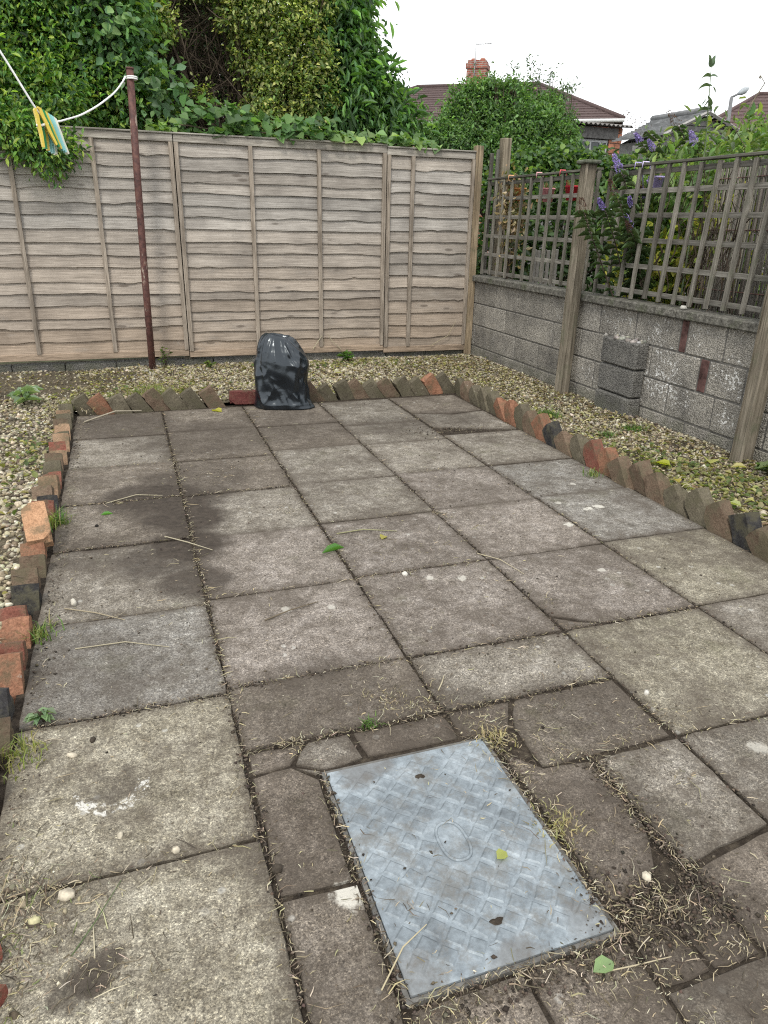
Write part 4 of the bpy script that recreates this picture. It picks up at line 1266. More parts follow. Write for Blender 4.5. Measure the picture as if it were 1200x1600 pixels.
# ================================================================== BEYOND THE WALL: PLANTS
def A(px, py, Y): return tuple(at(px, py, Y))
def cl(px, py, Y, rx, ry, rz, d=1.0): return (A(px, py, Y), (rx, ry, rz), d)
shrub('garden_tree', 'round bushy green tree in front of the house with the chimney', 'tree', (7.0, 13.2, .25),
      [cl(740, 212, 13, .60, .55, .58), cl(700, 225, 12.8, .45, .45, .33), cl(800, 200, 13, .60, .6, .52), cl(845, 212, 13, .48, .5, .45), cl(752, 160, 13.2, .38, .4, .30), cl(800, 165, 13.2, .34, .3, .3), cl(850, 170, 13.2, .26, .3, .26), cl(845, 245, 12.8, .5, .5, .4), cl(790, 245, 12.6, .7, .5, .5), cl(670, 215, 12.8, .25, .3, .16), cl(713, 178, 13.2, .22, .3, .2), cl(835, 180, 13.2, .3, .3, .25), cl(725, 150, 13.2, .12, .15, .14, .8), cl(778, 143, 13.2, .10, .15, .16, .8), cl(690, 196, 13, .18, .2, .14, .8), cl(820, 142, 13.2, .10, .12, .16, .7), cl(872, 190, 13.2, .2, .2, .14, .7), cl(885, 222, 13, .2, .2, .2, .8), cl(655, 208, 12.8, .12, .15, .1, .8), cl(765, 135, 13.2, .06, .08, .14, .7)] + [cl(px_, 138 + ((px_ - 775) / 110) ** 2 * 55 + random.uniform(-10, 14), random.uniform(12.8, 13.3), random.uniform(.05, .13), .1, random.uniform(.06, .15), .7) for px_ in [random.uniform(655, 898) for _ in range(26)]],
      1500, .055, .45, [(.10, .19, .065), (.14, .25, .085), (.18, .30, .10), (.07, .14, .05)], .06, sub=11, Lj=.4, jit=.25)
shrub('sparse_tree', 'thin branched shrub with sparse leaves against the white sky', 'tree', (8.4, 13.6, .25),
      [cl(880, 145, 13.4, .20, .2, .12, .5), cl(868, 160, 13.4, .25, .2, .2, .6), cl(838, 118, 13.4, .05, .06, .28, .7), cl(802, 115, 13.4, .05, .06, .24, .7), cl(828, 112, 13.4, .04, .05, .32, .6), cl(860, 120, 13.4, .06, .06, .2, .6), cl(895, 135, 13.4, .12, .1, .06, .6), cl(880, 180, 13.2, .22, .2, .2, .7)],
      900, .05, .42, [(.09, .14, .075), (.12, .18, .10), (.065, .11, .055)], .02, sub=5)
shrub('ivy_hedge', 'dense dark ivy hedge behind the left trellis panel', 'hedge', (6.2, 9.9, .25),
      [cl(815, 276, 9.6, .34, .3, .28), cl(860, 268, 9.6, .38, .3, .28), cl(905, 266, 9.6, .36, .3, .26), cl(950, 278, 9.4, .34, .3, .24), cl(880, 300, 9.4, .9, .3, .3), cl(800, 300, 9.3, .4, .3, .3), cl(990, 285, 9.4, .4, .3, .3)],
      1300, .065, .85, IVY, .04, sub=10, droop=.5)
# dim planting low down behind the trellis
shrub('low_hedge', 'dark leafy undergrowth seen through the left trellis panel', 'hedge', (5.2, 8.6, .25),
      [((4.6, 8.6, 1.0), (.5, .4, .55)), ((5.3, 8.7, 1.05), (.6, .4, .6)), ((6.0, 8.6, 1.0), (.6, .4, .6)), ((4.2, 8.3, .9), (.35, .3, .5)), ((6.8, 8.6, 1.1), (.6, .4, .7))], 520, .075, .5, DARKG + [(.06, .09, .03)], .03, sub=9)
shrub('yellow_leaved_shrub', 'low shrub with yellow green leaves behind the right trellis panel', 'shrub', (4.5, 5.3, .25),
      [((4.25, 5.35, 1.05), (.3, .35, .26)), ((4.45, 4.95, 1.15), (.3, .3, .3)), ((4.55, 5.7, .95), (.35, .3, .25)), ((4.2, 4.6, 1.35), (.22, .25, .28), .8)], 420, .075, .62, [(.34, .35, .06), (.42, .40, .08), (.22, .28, .06), (.16, .24, .07)], .025, sub=6)
shrub('green_shrub', 'leafy green shrub growing up to the top of the right trellis panel', 'shrub', (4.6, 5.4, .25),
      [((4.35, 5.2, 1.62), (.35, .35, .28)), ((4.5, 4.65, 1.75), (.35, .35, .26)), ((4.7, 4.2, 1.8), (.35, .35, .26)), ((4.35, 5.7, 1.45), (.3, .3, .35)), ((4.9, 3.8, 1.78), (.4, .3, .25)), ((4.75, 5.2, 1.3), (.5, .5, .6))],
      620, .07, .38, [(.12, .21, .065), (.16, .26, .08), (.085, .16, .05), (.20, .28, .085), (.14, .19, .10)], .03, sub=8)
shrub('grassy_shrub', 'light green feathery plants above the trellis near the right edge', 'shrub', (5.6, 5.6, .25),
      [((5.3, 5.6, 1.98), (.35, .3, .26)), ((5.8, 5.3, 2.02), (.4, .3, .24)), ((6.0, 4.7, 2.02), (.4, .3, .25)), ((5.2, 6.3, 1.9), (.35, .3, .28)), ((6.4, 4.6, 1.95), (.4, .3, .3)), ((4.9, 5.9, 1.7), (.4, .3, .35))], 560, .085, .2, [(.16, .25, .08), (.22, .31, .10), (.12, .20, .07), (.26, .33, .13)], .03, sub=8, droop=.2)

def buddleia(label, base, stems, seed):
    rg = random.Random(seed); nr = np.random.default_rng(seed)
    root = empty('buddleia', base); tag(root, label, 'shrub')
    B = Vector(base)
    for tip, bend, fl, kind in stems:
        T = Vector(tip) - B
        mid = T * .55 + Vector(bend)
        pts = [Vector((0, 0, -.03))] + [((1 - t) ** 2) * Vector((0, 0, 0)) + 2 * t * (1 - t) * mid + t * t * T for t in [k / 8 for k in range(1, 9)]]
        st = MB().tube(pts, [.008 - .0055 * k / 8 for k in range(9)], 5).build('stem', M['bark'], root, True)
        P = []; D = []; Nn = []
        for k in range(9, 30):
            t = k / 30
            i = min(7, int(t * 8)); q = pts[i].lerp(pts[i + 1], t * 8 - i)
            an = (k % 2) * PI / 2 + rg.uniform(-.3, .3)
            for s in (0, PI):
                P.append(q); D.append((math.cos(an + s), math.sin(an + s), .25)); Nn.append((0, 0, 1))
        P = np.array([tuple(q) for q in P]); D = np.array(D); Nn = np.array(Nn)
        LL = np.full(len(P), .085) * (1 + nr.normal(0, .25, len(P))).clip(.5, 1.5)
        V, F, C = leaves(P, D, Nn, LL, .26, pal(len(P), [(.075, .12, .06), (.10, .15, .075), (.06, .095, .045)], .15, nr), 1.2, .35)
        link('leaves', np_mesh('leaves', V, F, M['dull_leaf'], C), root)
        if fl:
            n = 260 if kind == 'p' else 160
            d = (pts[-1] - pts[-2]).normalized()
            t = nr.random(n); ax = np.array(d)
            side = rand_dirs(n, nr)
            R0 = fl * .22 * (1 - t * .75)
            P = np.array(T)[None] + ax[None] * (t * fl)[:, None] + side * R0[:, None]
            cols = [(.26, .20, .52), (.34, .28, .62), (.20, .14, .42), (.42, .36, .66)] if kind == 'p' else [(.09, .05, .04), (.13, .075, .055), (.06, .035, .03)]
            V, F, C = leaves(P, side + ax * .3, rand_dirs(n, nr), np.full(n, .012 if kind == 'p' else .010), .8, pal(n, cols, .15, nr), .5)
            link('flower', np_mesh('flower', V, F, M['flower'], C), root)
    return root
buddleia('buddleia with purple flower spikes beside the capped post', (4.0, 5.0, .25),
         [(A(970, 268, 5.05), (-.1, -.1, .5), .13, 'p'), (A(942, 325, 4.9), (-.1, 0, .4), .08, 'p'), (A(985, 355, 4.85), (0, -.05, .3), .10, 'p'), (A(985, 320, 4.9), (0, .1, .4), .07, 'p'), (A(912, 330, 4.9), (-.25, .1, .5), .16, 'd'), (A(1000, 300, 4.9), (0, 0, .3), .10, 'd'), (A(985, 360, 4.75), (.05, 0, .3), .09, 'd'), (A(960, 300, 4.75), (.05, 0, .3), .11, 'd')], 4)
buddleia('buddleia with faded brown spikes rising above the trellis', (5.3, 6.2, .25),
         [(A(1000, 220, 6.0), (.1, .1, .6), .1, 'p'), (A(1010, 205, 6.1), (.2, 0, .7), .30, 'd'), (A(1020, 232, 5.9), (.1, 0, .5), .1, 'p'), (A(1085, 222, 5.6), (.2, 0, .6), .14, 'p'), (A(1058, 195, 6), (.2, 0, .7), .18, 'd'), (A(1018, 292, 5.2), (0, 0, .4), .12, 'p')], 9)
# tall single stem standing clear against the sky
ts = empty('tall_plant', A(1098, 260, 4.6)); ts.location.z = .25
tag(ts, 'tall single stem with paired drooping leaves against the sky', 'plant')
B = ts.location.copy()
tipp = Vector(A(1112, 95, 4.6)) - B
lowp = Vector(A(1102, 230, 4.6)) - B
MB().tube([(0, 0, 0), lowp * .6, lowp, lowp.lerp(tipp, .5), tipp], [.008, .007, .005, .0035, .002], 6).build('stem', m_plain('green_stem', (.12, .16, .08), .7), ts, True)
lv = MB()
for py, ln, up in ((100, .06, 2.2), (104, .05, 1.6), (119, .085, .45), (134, .10, .35), (150, .07, -.6), (158, .06, -.8), (171, .10, .4), (188, .09, .3), (204, .10, .2), (220, .10, .1)):
    q = Vector(A(1112 - (py - 95) * .075, py, 4.6)) - B
    for s_ in (1, -1):
        an = random.uniform(-.35, .35)
        d = Vector((s_ * math.cos(an), math.sin(an), 0)); side = Vector((-math.sin(an), s_ * math.cos(an), .0)) + Vector((0, 0, .75))
        pts = []
        n = 7
        cur = q.copy(); slope = up
        for k in range(n):
            t = k / (n - 1)
            w = .0135 * math.sin(PI * min(1, t * .9 + .1)) ** .8 * (1.6 if up < 0 else 1)
            pts += [cur - side * w, cur + Vector((0, 0, -.003)), cur + side * w]
            cur = cur + (d + Vector((0, 0, slope))).normalized() * ln / (n - 1)
            slope -= .34 if up < 1 else .05
        fs = []
        for k in range(n - 1):
            a_ = k * 3; fs += [(a_, a_ + 1, a_ + 4, a_ + 3), (a_ + 1, a_ + 2, a_ + 5, a_ + 4)]
        lv.add(pts, fs)
V = np.array([tuple(q) for q in lv.v]); F = np.array(lv.f)
link('leaves', np_mesh('leaves', V, F, M['dull_leaf'], pal(len(V), [(.115, .165, .105)], .05)), ts)
# twining stem with two big leaves near the right edge
tv = empty('twining_vine', (5.35, 4.55, .25))
tag(tv, 'thin twining vine with large pale leaves at the right edge against the far roof', 'vine')
B = tv.location.copy()
path = [A(1180, 300, 4.6), A(1165, 230, 4.6), A(1150, 205, 4.6), A(1175, 160, 4.6), A(1195, 130, 4.6), A(1188, 118, 4.6)]
MB().tube([(0, 0, 0)] + [Vector(q) - B for q in path], .0035, 5).build('stem', m_plain('brown_stem', (.2, .17, .11), .8), tv, True)
P = [A(1178, 158, 4.6), A(1188, 158, 4.6), A(1140, 200, 4.6), A(1185, 120, 4.6), A(1108, 178, 4.6), A(1094, 178, 4.6)]
D = [(-.1, 0, -1), (.1, 0, -1), (-.3, 0, -1), (.5, 0, -.2), (.1, 0, -1), (-.2, 0, -1)]
V, F, C = leaves(np.array(P) - np.array(B), np.array(D, dtype=float), np.array([(.3, -1, .2)] * 6), np.array([.10, .09, .06, .03, .09, .085]), .62, np.array([(.10, .19, .08), (.26, .33, .05), (.2, .2, .08), (.15, .12, .1), (.27, .33, .05), (.1, .17, .08)]), 1.0, .1)
link('leaves', np_mesh('leaves', V, F, M['leaf'], C), tv)
# withered plant tied to the trellis by the corner
wp = empty('withered_plant', (3.70, 6.9, .25))
tag(wp, 'withered brown plant hanging on the trellis by the fence corner', 'plant')
B = wp.location.copy()
P = np.concatenate([np.stack([RNG.normal(.0, .05, 420), RNG.normal(.0, .10, 420), RNG.normal(1.28, .14, 420)], 1), np.stack([RNG.normal(.02, .04, 160), RNG.normal(-.05, .10, 160), RNG.uniform(.7, 1.2, 160)], 1)])
V, F, C = leaves(P, rand_dirs(580) + np.array([0, 0, -.7]), rand_dirs(580), np.full(580, .05) * RNG.uniform(.5, 1.4, 580), .4, pal(580, [(.26, .19, .10), (.34, .26, .15), (.17, .12, .07), (.40, .33, .22), (.14, .15, .05)], .2), 1.6, .3)
link('leaves', np_mesh('leaves', V, F, M['dull_leaf'], C), wp)
b = MB()
for k in range(9):
    b.tube([(0, random.uniform(-.05, .05), 0), (random.gauss(0, .03), random.gauss(0, .05), .7), (random.gauss(0, .04), random.gauss(0, .12), 1.2 + random.gauss(0, .12))], [.006, .005, .003], 5)
b.build('stem', M['bark'], wp, True)
# bare stems twisting through the right trellis
cb = empty('bare_climber', (3.70, 4.15, .3))
tag(cb, 'dark bare twisting stems woven through the right trellis panel', 'climber')
b = MB()
for k in range(16):
    y = random.uniform(-.45, .55)
    pts = [(random.gauss(0.02, .02), y + .16 * mnoise.noise(Vector((t * .5 + k * 7, k, 0))) + (t - 4) * .02 * (k % 3 - 1), .55 + t * .115) for t in range(9)]
    b.tube(pts, [.005] * 5 + [.004, .003, .003, .002], 5)
for k in range(150):
    p = Vector((random.gauss(.03, .02), random.gauss(-.02, .13), random.gauss(.95, .16)))
    d = Vector((random.gauss(0, .3), random.gauss(0, 1), random.gauss(0, 1))).normalized() * random.uniform(.08, .2)
    b.tube([p, p + d * .5 + Vector((.01, .01, .015)), p + d], [.002, .002, .001], 4, False)
b.build('stem', M['bark'], cb, True)

# little plastic pots hooked over the trellis
def hang_pot(label, px, py, Y, col, r=.058, h=.105):
    p = at(px, py, 6); 
    # on the garden side of the trellis rail
    d = (p - Vector((0, 0, CAM_H))); t = 3.74 / d.x; q = Vector((0, 0, CAM_H)) + d * t
    root = empty('hanging_pot', (q.x, q.y, q.z - h / 2)); tag(root, label, 'plant pot', 'small pots hung on the trellis')
    v = []; f = []; n = 16
    for k, (rr, z) in enumerate(((r * .75, 0), (r, h), (r * 1.08, h), (r * 1.08, h + .012), (r * .96, h + .012), (r * .92, h * .85))):
        v += [(rr * math.cos(2 * PI * i / n), rr * math.sin(2 * PI * i / n), z) for i in range(n)]
    for k in range(5):
        for i in range(n): f.append((k * n + i, k * n + (i + 1) % n, (k + 1) * n + (i + 1) % n, (k + 1) * n + i))
    f += [tuple(range(n - 1, -1, -1)), tuple(5 * n + i for i in range(n))]
    link('bowl', mesh('bowl', v, f, m_plain('pot_plastic', col, .5, .4, 20, .15), True), root)
    zt = 1.79 - root.location.z
    dx = 3.635 - q.x
    MB().tube([(-r * .9, 0, h), (dx + .034, 0, zt - .02), (dx + .02, 0, zt + .004), (dx - .028, 0, zt + .004), (dx - .030, 0, zt - .04)], .005, 6).build('hook', m_plain('hook_plastic', tuple(min(1, c * 1.2 + .1) for c in col), .5), root, True)
    n = 26
    V, F, C = leaves(np.stack([RNG.normal(0, .02, n), RNG.normal(0, .02, n), np.full(n, h)], 1), rand_dirs(n) + np.array([0, 0, .9]), rand_dirs(n), RNG.uniform(.03, .07, n), .3, pal(n, [(.07, .13, .04), (.12, .17, .05), (.2, .15, .08)]))
    link('leaves', np_mesh('leaves', V, F, M['leaf'], C), root)
hang_pot('pink pot with a white hook on the left trellis panel', 856, 306, 6, (.70, .30, .33))
hang_pot('bright red pot just left of the capped post', 893, 303, 6, (.55, .03, .05))
hang_pot('orange pot beside the withered plant on the trellis', 812, 305, 6, (.62, .27, .10))
hang_pot('lilac pot among the leaves on the right trellis panel', 1024, 290, 6, (.42, .36, .66), .055, .10)
hang_pot('mauve pot almost hidden behind the right trellis slats', 1010, 305, 6, (.3, .26, .5), .04, .07)
# garden chair legs and clutter seen dimly through the trellis
gc = empty('garden_chair', (4.35, 6.95, .27), R(25))
tag(gc, 'pale slatted garden chair half hidden behind the left trellis', 'chair')
pm = m_plain('pale_paint', (.16, .15, .135), .7)
for sx in (-.2, .2):
    for sy in (-.2, .2): MB().box((sx - .02, sy - .02, 0), (sx + .02, sy + .02, .85 if sy > 0 else .42), .003).build('leg', pm, gc)
for k in range(5): MB().box((-.22, -.22 + k * .09, .42), (.22, -.15 + k * .09, .44), .003).build('seat_slat', pm, gc)
for k in range(4): MB().box((-.16 + k * .09, .182, .46), (-.11 + k * .09, .2, .84), .003).build('back_slat', pm, gc)

# ================================================================== BEYOND THE WALL: BUILDINGS
RED_BW = m_brickwork('house_brick')
ROOF1 = m_tiles('plain_tiles', (.075, .052, .05), (.115, .082, .078))
ROOF2 = m_tiles('red_tiles', (.085, .055, .053), (.13, .09, .085))
GREYW = m_plain('grey_board', (.20, .195, .19), .85, .2, 14, .35)
def hip_roof(parent, W, Dp, z0, zr, hip, mat, course=.30, over=.3, name='roof'):
    """stepped tile courses on all four slopes; ridge runs along x"""
    b = MB()
    hw, hd = W / 2 + over, Dp / 2 + over
    rise = zr - z0
    n = max(4, int(math.hypot(hd, rise) / course))
    for k in range(n):
        t0, t1 = k / n, (k + 1) / n
        def ringat(t, dz):
            x = hw - hip * t; y = hd * (1 - t)
            z = z0 + rise * t + dz
            return [(-x, -y, z), (x, -y, z), (x, y, z), (-x, y, z)]
        r0 = ringat(t0, .035); r1 = ringat(t1, .0); r00 = ringat(t0, -.012 if k else -.08)
        b.add(r0 + r1, [(i, (i + 1) % 4, 4 + (i + 1) % 4, 4 + i) for i in range(4)])
        b.add(r00 + r0, [(i, (i + 1) % 4, 4 + (i + 1) % 4, 4 + i) for i in range(4)])
    o = b.build(name, mat, parent)
    rt = MB()
    rx = hw - hip
    rt.tube([(-rx, 0, zr + .02), (rx, 0, zr + .02)], .09, 8)
    for sx in (-1, 1):
        for sy in (-1, 1): rt.tube([(sx * rx, 0, zr + .01), (sx * hw, sy * hd, z0 + .03)], .08, 8)
    rt.build('ridge_tiles', mat, o, True)
    return o
# the brick house with the chimney
H1 = empty('brick_house', (14.1, 30.0, 0), R(-35))
tag(H1, 'red brick house with brown tiled hipped roof and chimney behind the tree', 'house')
Wd, Dp = 10.9, 7.0
MB().box((-Wd / 2, -Dp / 2, -.15), (Wd / 2, Dp / 2, 4.70)).build('wall', RED_BW, H1, uv=True)
rf = hip_roof(H1, Wd, Dp, 4.74, 6.42, 3.3, ROOF1, .26)
gm = m_plain('white_gutter', (.72, .73, .72), .5)
MB().tube([(-Wd / 2 - .34, -Dp / 2 - .36, 4.70), (Wd / 2 + .34, -Dp / 2 - .36, 4.70)], .06, 8).build('gutter', gm, H1, True)
MB().tube([(-Wd / 2 - .36, -Dp / 2 - .36, 4.70), (-Wd / 2 - .36, Dp / 2 + .36, 4.70)], .06, 8).build('gutter', gm, H1, True)
wm_ = m_plain('window_white', (.7, .7, .7), .4); gl = m_plain('dark_glass', (.03, .04, .045), .08, .6)
for k, x in enumerate((-3.4, 0, 3.4)):
    for z in (.8, 3.1):
        w = MB().box((x - .7, -Dp / 2 - .03, z), (x + .7, -Dp / 2 + .03, z + 1.15), .01).build('window', wm_, H1)
        for dx in (-.34, .34): MB().box((x + dx - .29, -Dp / 2 - .036, z + .07), (x + dx + .29, -Dp / 2 - .031, z + 1.08)).build('pane', gl, w)
ch = MB().box((-.38, -.36, 5.9), (.38, .36, 7.02))
ch.box((-.42, -.40, 6.98), (.42, .40, 7.15)); ch.box((-.36, -.34, 7.1501), (.36, .34, 7.26))
cho = ch.build('chimney', m_brickwork('chimney_brick', 1.0, (.36, .12, .085), (.25, .08, .06)), rf, uv=True)
for x in (-.18, .18): MB().tube([(x, 0, 7.26), (x, 0, 7.36)], [.11, .10], 10).build('chimney_pot', m_plain('terracotta', (.35, .15, .10), .8), rf, True)
ae = MB().tube([(-.05, -.44, 6.6), (-.05, -.44, 7.80)], .022, 6)
ae.tube([(-.05, -.44, 7.76), (.50, -.10, 7.83)], .016, 6)
for k in range(6): ae.tube([(.02 + k * .09, -.40 + .055 * k - .10, 7.77 + .011 * k), (.02 + k * .09, -.40 + .055 * k + .10, 7.77 + .011 * k)], .008, 4)
ae.build('aerial', m_plain('aerial_metal', (.45, .46, .47), .5, .5), rf, True)
# the roof at the far right
H2 = empty('far_house', (24.6, 25.6, 0), R(-30))
tag(H2, 'house roof with dark red tiles at the right edge behind the garden', 'house')
MB().box((-3.6, -3.2, -.15), (3.6, 3.2, 4.1)).build('wall', RED_BW, H2, uv=True)
hip_roof(H2, 7.2, 6.4, 4.15, 6.25, 3.5, ROOF2, .28)
# brick outhouse with corrugated roof
S1 = empty('brick_shed', A(968, 245, 15.0)); S1.scale = (1.415,) * 3; S1.location.z = 0; S1.rotation_euler = (0, 0, R(4))
tag(S1, 'small red brick shed with rusty corrugated roof and window', 'shed')
zt = at(968, 200, 15.0).z / 1.415
MB().box((-1.1, .06, 0), (-.002, 1.9, zt - .02)).build('wall', GREYW, S1)
for k in range(11):     # the corner pier, brick by brick
    z = zt - .072 - k * .072
    for i in range(2):
        o_ = .0 if k % 2 else .05
        x0 = -.235 + i * .118
        if k % 2 == 0 and i == 0: x0, x1 = -.235, -.07
        elif k % 2 == 0: x0, x1 = -.062, 0.0
        elif i == 0: x0, x1 = -.235, -.125
        else: x0, x1 = -.117, 0.0
        MB().box((x0, .0, z + .004), (x1, .055, z + .066), .003).build('brick', M['brick'], S1, color=vary((.52, .22, .14), .15))
MB().box((-.236, .012, zt - .9), (-.001, .058, zt)).build('mortar', M['mortar'], S1)
fm = m_plain('weathered_paint', (.14, .135, .13), .8, .2, 20, .4)
MB().box((-1.15, -.03, zt - .17), (-.10, .055, zt - .015), .004).build('fascia', fm, S1)
wf = empty('window', (0, 0, 0)); wf.parent = S1
wfr = MB()
for x in (-1.02, -.74, -.56, -.38, -.262): wfr.box((x - .012, .02, zt - .62), (x + .012, .05, zt - .215))
wfr.box((-1.035, .018, zt - .2149), (-.245, .052, zt - .18)); wfr.box((-1.035, .018, zt - .65), (-.245, .052, zt - .6201))
wfr.build('frame', m_plain('flaking_white', (.42, .43, .43), .7, .3, 25, .4), wf)
for x0, x1 in ((-1.006, -.755), (-.726, -.575), (-.546, -.395), (-.366, -.276)):
    MB().box((x0, .034, zt - .62), (x1, .040, zt - .216)).build('pane', gl, wf)
v = []; f = []
n = 110
for i in range(n + 1):
    x = -1.25 + 1.31 * i / n
    w = .014 * math.sin(i * PI * 2 / 7)
    v += [(x, -.16, zt + .012 + w), (x, 2.0, zt + .26 + w), (x, -.16, zt + .004 + w), (x, 2.0, zt + .252 + w)]
for i in range(n):
    a = i * 4; f += [(a, a + 4, a + 5, a + 1), (a + 2, a + 3, a + 7, a + 6), (a, a + 2, a + 6, a + 4)]
link('roof', mesh('roof', v, f, m_plain('corrugated_iron', (.20, .19, .18), .6, .4, 8, .45, .2), True), S1)
# slate roofed outbuilding, its gable towards us
S2 = empty('slate_shed', A(1090, 230, 9.6)); S2.location.z = 0; S2.rotation_euler = (0, 0, R(2))
tag(S2, 'grey slate roofed outbuilding with boarded gable beside the brick shed', 'shed')
ap = at(1097, 177, 9.6).z
sx = S2.location.x
eL = at(1035, 208, 9.6).x - sx; eR = at(1132, 197, 9.6).x - sx; aX = at(1097, 177, 9.6).x - sx
eL *= 1.15
zl = at(1035, 208, 9.6).z; zl = ap - (ap - zl) * 1.15; zr_ = at(1132, 197, 9.6).z
eR2 = aX + (eR - aX) * 2.2; zr2 = ap - (ap - zr_) * 2.2
SD = .95
MB().add([(eL + .1, 0, 0), (eR2 - .1, 0, 0), (eR2 - .1, 0, zr2 - .03), (aX, 0, ap - .06), (eL + .1, 0, zl - .03), (eL + .1, SD, 0), (eR2 - .1, SD, 0), (eR2 - .1, SD, zr2 - .03), (aX, SD, ap - .06), (eL + .1, SD, zl - .03)],
         [(0, 1, 2, 3, 4), (9, 8, 7, 6, 5), (0, 4, 9, 5), (1, 6, 7, 2)]).build('wall', GREYW, S2)
for k in range(7):
    z = ap - .09 - k * .075
    xl = aX - (ap - z) * (aX - eL) / (ap - zl) + .06; xr = aX + (ap - z) * (eR2 - aX) / (ap - zr2) - .06
    if k > 0: MB().box((xl, -.02, z), (xr, -.003, z + .068), .003).build('board', GREYW, S2)
sl = m_plain('slate', (.19, .195, .20), .7, .3, 6, .4)
b = MB(); nC = 11
for (xe, ze) in ((eL, zl), (eR2, zr2)):
    for k in range(nC):
        t0, t1 = k / nC, (k + 1) / nC
        xa, za = aX + (xe - aX) * t0, ap + (ze - ap) * t0; xb, zb = aX + (xe - aX) * t1, ap + (ze - ap) * t1
        v = []
        m_ = 26
        for i in range(m_ + 1):
            y = -.12 + (SD + .2) * i / m_; j = .012 * mnoise.noise(Vector((i * 3.1, k * 2.7, 5)))
            v += [(xa, y, za + .0), (xb, y, zb + .028 + j), (xb, y, zb + .004)]
        ff = []
        for i in range(m_):
            a = i * 3
            ff += [(a, a + 3, a + 4, a + 1), (a + 1, a + 4, a + 5, a + 2)]
        ff += [(0, 1, 2)]
        b.add(v, ff)
b.build('roof', sl, S2)
MB().tube([(eL, -.13, zl + .0), (aX, -.13, ap + .0), (eR2, -.13, zr2)], .026, 4).build('bargeboard', m_plain('pale_board', (.30, .29, .275), .8), S2)
MB().tube([(aX, -.14, ap + .03), (aX, SD + .1, ap + .03)], .05, 6).build('ridge_tiles', sl, S2, True)
# low grey garage wall right of it
S3 = empty('garage', (11.9, 11.0, 0), R(-10)); tag(S3, 'low grey boarded garage under the red roof at the right edge', 'garage')
MB().box((-.9, 0, 0), (2.6, 3, 2.95)).build('wall', GREYW, S3)
for k in range(3): MB().box((-.95, -.03, 2.64 + k * .105), (2.65, -.003, 2.735 + k * .105), .004).build('board', GREYW, S3)
MB().box((-1.0, -.12, 2.955), (2.7, 3.1, 3.0)).build('roof', sl, S3)
# street lamp
b0 = at(1137, 215, 18); 
SL = empty('street_lamp', (b0.x, b0.y, 0)); tag(SL, 'slim grey street lamp with bent arm before the far right roof', 'street lamp')
pt = at(1143, 152, 18) - Vector((b0.x, b0.y, 0)); pe = at(1155, 146, 18) - Vector((b0.x, b0.y, 0)); ph = at(1164, 141, 18) - Vector((b0.x, b0.y, 0))
gm2 = m_plain('lamp_grey', (.16, .165, .17), .6, .4)
MB().tube([(0, 0, 0), (0, 0, 2.5), pt], [.07, .06, .045], 8).build('column', gm2, SL, True)
MB().tube([pt, pe], .028, 8).build('arm', gm2, SL, True)
dd = (ph - pe).normalized()
MB().tube([pe - dd * .05, pe + dd * .05, ph, ph + dd * .12], [.03, .075, .085, .03], 8).build('lantern', m_plain('lantern', (.33, .36, .38), .4), SL, True)

# ================================================================== LITTER, WEEDS AND SMALL THINGS
def straw_bits(P, L, wid, cols, flat=.18, rng=RNG):
    n = len(P)
    an = rng.random(n) * 2 * PI; up = rng.normal(.03, flat, n); bend = rng.normal(0, .5, n)
    d1 = np.stack([np.cos(an), np.sin(an), up], 1); d2 = np.stack([np.cos(an + bend), np.sin(an + bend), up * .2 - .05], 1)
    s = np.stack([-np.sin(an), np.cos(an), rng.normal(0, .4, n)], 1)
    L = L[:, None]; w = wid[:, None]
    a = P; b_ = P + d1 * L * .5; c = b_ + d2 * L * .5
    b_[:, 2] = np.maximum(b_[:, 2], P[:, 2] - .0005); c[:, 2] = np.maximum(c[:, 2], P[:, 2] - .001)
    V = np.stack([a - s * w, a + s * w, b_ - s * w, b_ + s * w + np.array([0, 0, .0008]), c - s * w * .4, c + s * w * .4], 1).reshape(-1, 3)
    k = (np.arange(n) * 6)[:, None]
    F = np.concatenate([k + np.array([0, 1, 3, 2]), k + np.array([2, 3, 5, 4])])
    return V, F, np.repeat(cols, 6, 0)
STRAW = [(.36, .31, .21), (.26, .22, .15), (.46, .41, .31), (.17, .14, .10), (.11, .09, .065), (.08, .065, .048), (.10, .08, .06), (.40, .35, .21)]
def line_pts(x0, y0, x1, y1, n, s):
    t = RNG.random(n)
    return np.stack([x0 + (x1 - x0) * t + RNG.normal(0, s, n), y0 + (y1 - y0) * t + RNG.normal(0, s, n)], 1)
def blob_pts(x, y, rx, ry, n):
    return np.stack([RNG.normal(x, rx, n), RNG.normal(y, ry, n)], 1)
def in_patio(q, m=0): return q[(q[:, 0] > -.40 + m) & (q[:, 0] < 2.55) & (q[:, 1] > .3) & (q[:, 1] < 5.55)]
j = []
for x in (XA, XB, XC, XD):
    y0 = .72 if x == XA else 1.62 if x == XB else .75
    j.append(line_pts(x, y0, x, 5.5, 520 if x in (XA, XB) else 330, .012))
j.append(line_pts(XA + .005, .75, XA + .003, 4.6, 700, .010))
for (x0, x1, y, n) in ((-.38, .17, 1.90, 150), (-.38, .17, 1.314, 90), (-.38, .17, 2.49, 50), (-.35, .17, 3.135, 90), (-.38, .15, 3.69, 150), (-.3, .15, 4.30, 60), (.2, .75, 3.69, 120), (.2, .75, 2.525, 70), (.2, .76, 1.925, 130), (.2, .76, 1.62, 240), (.8, 1.36, 1.62, 180),
                     (.8, 1.36, 1.92, 90), (1.4, 1.95, 1.315, 90), (.8, 1.35, 3.13, 60), (.8, 1.35, 2.53, 110), (1.4, 1.95, 1.92, 120), (1.4, 1.95, 3.73, 60), (.2, .76, 4.29, 90)):
    j.append(line_pts(x0, y, x1, y, n, .012))
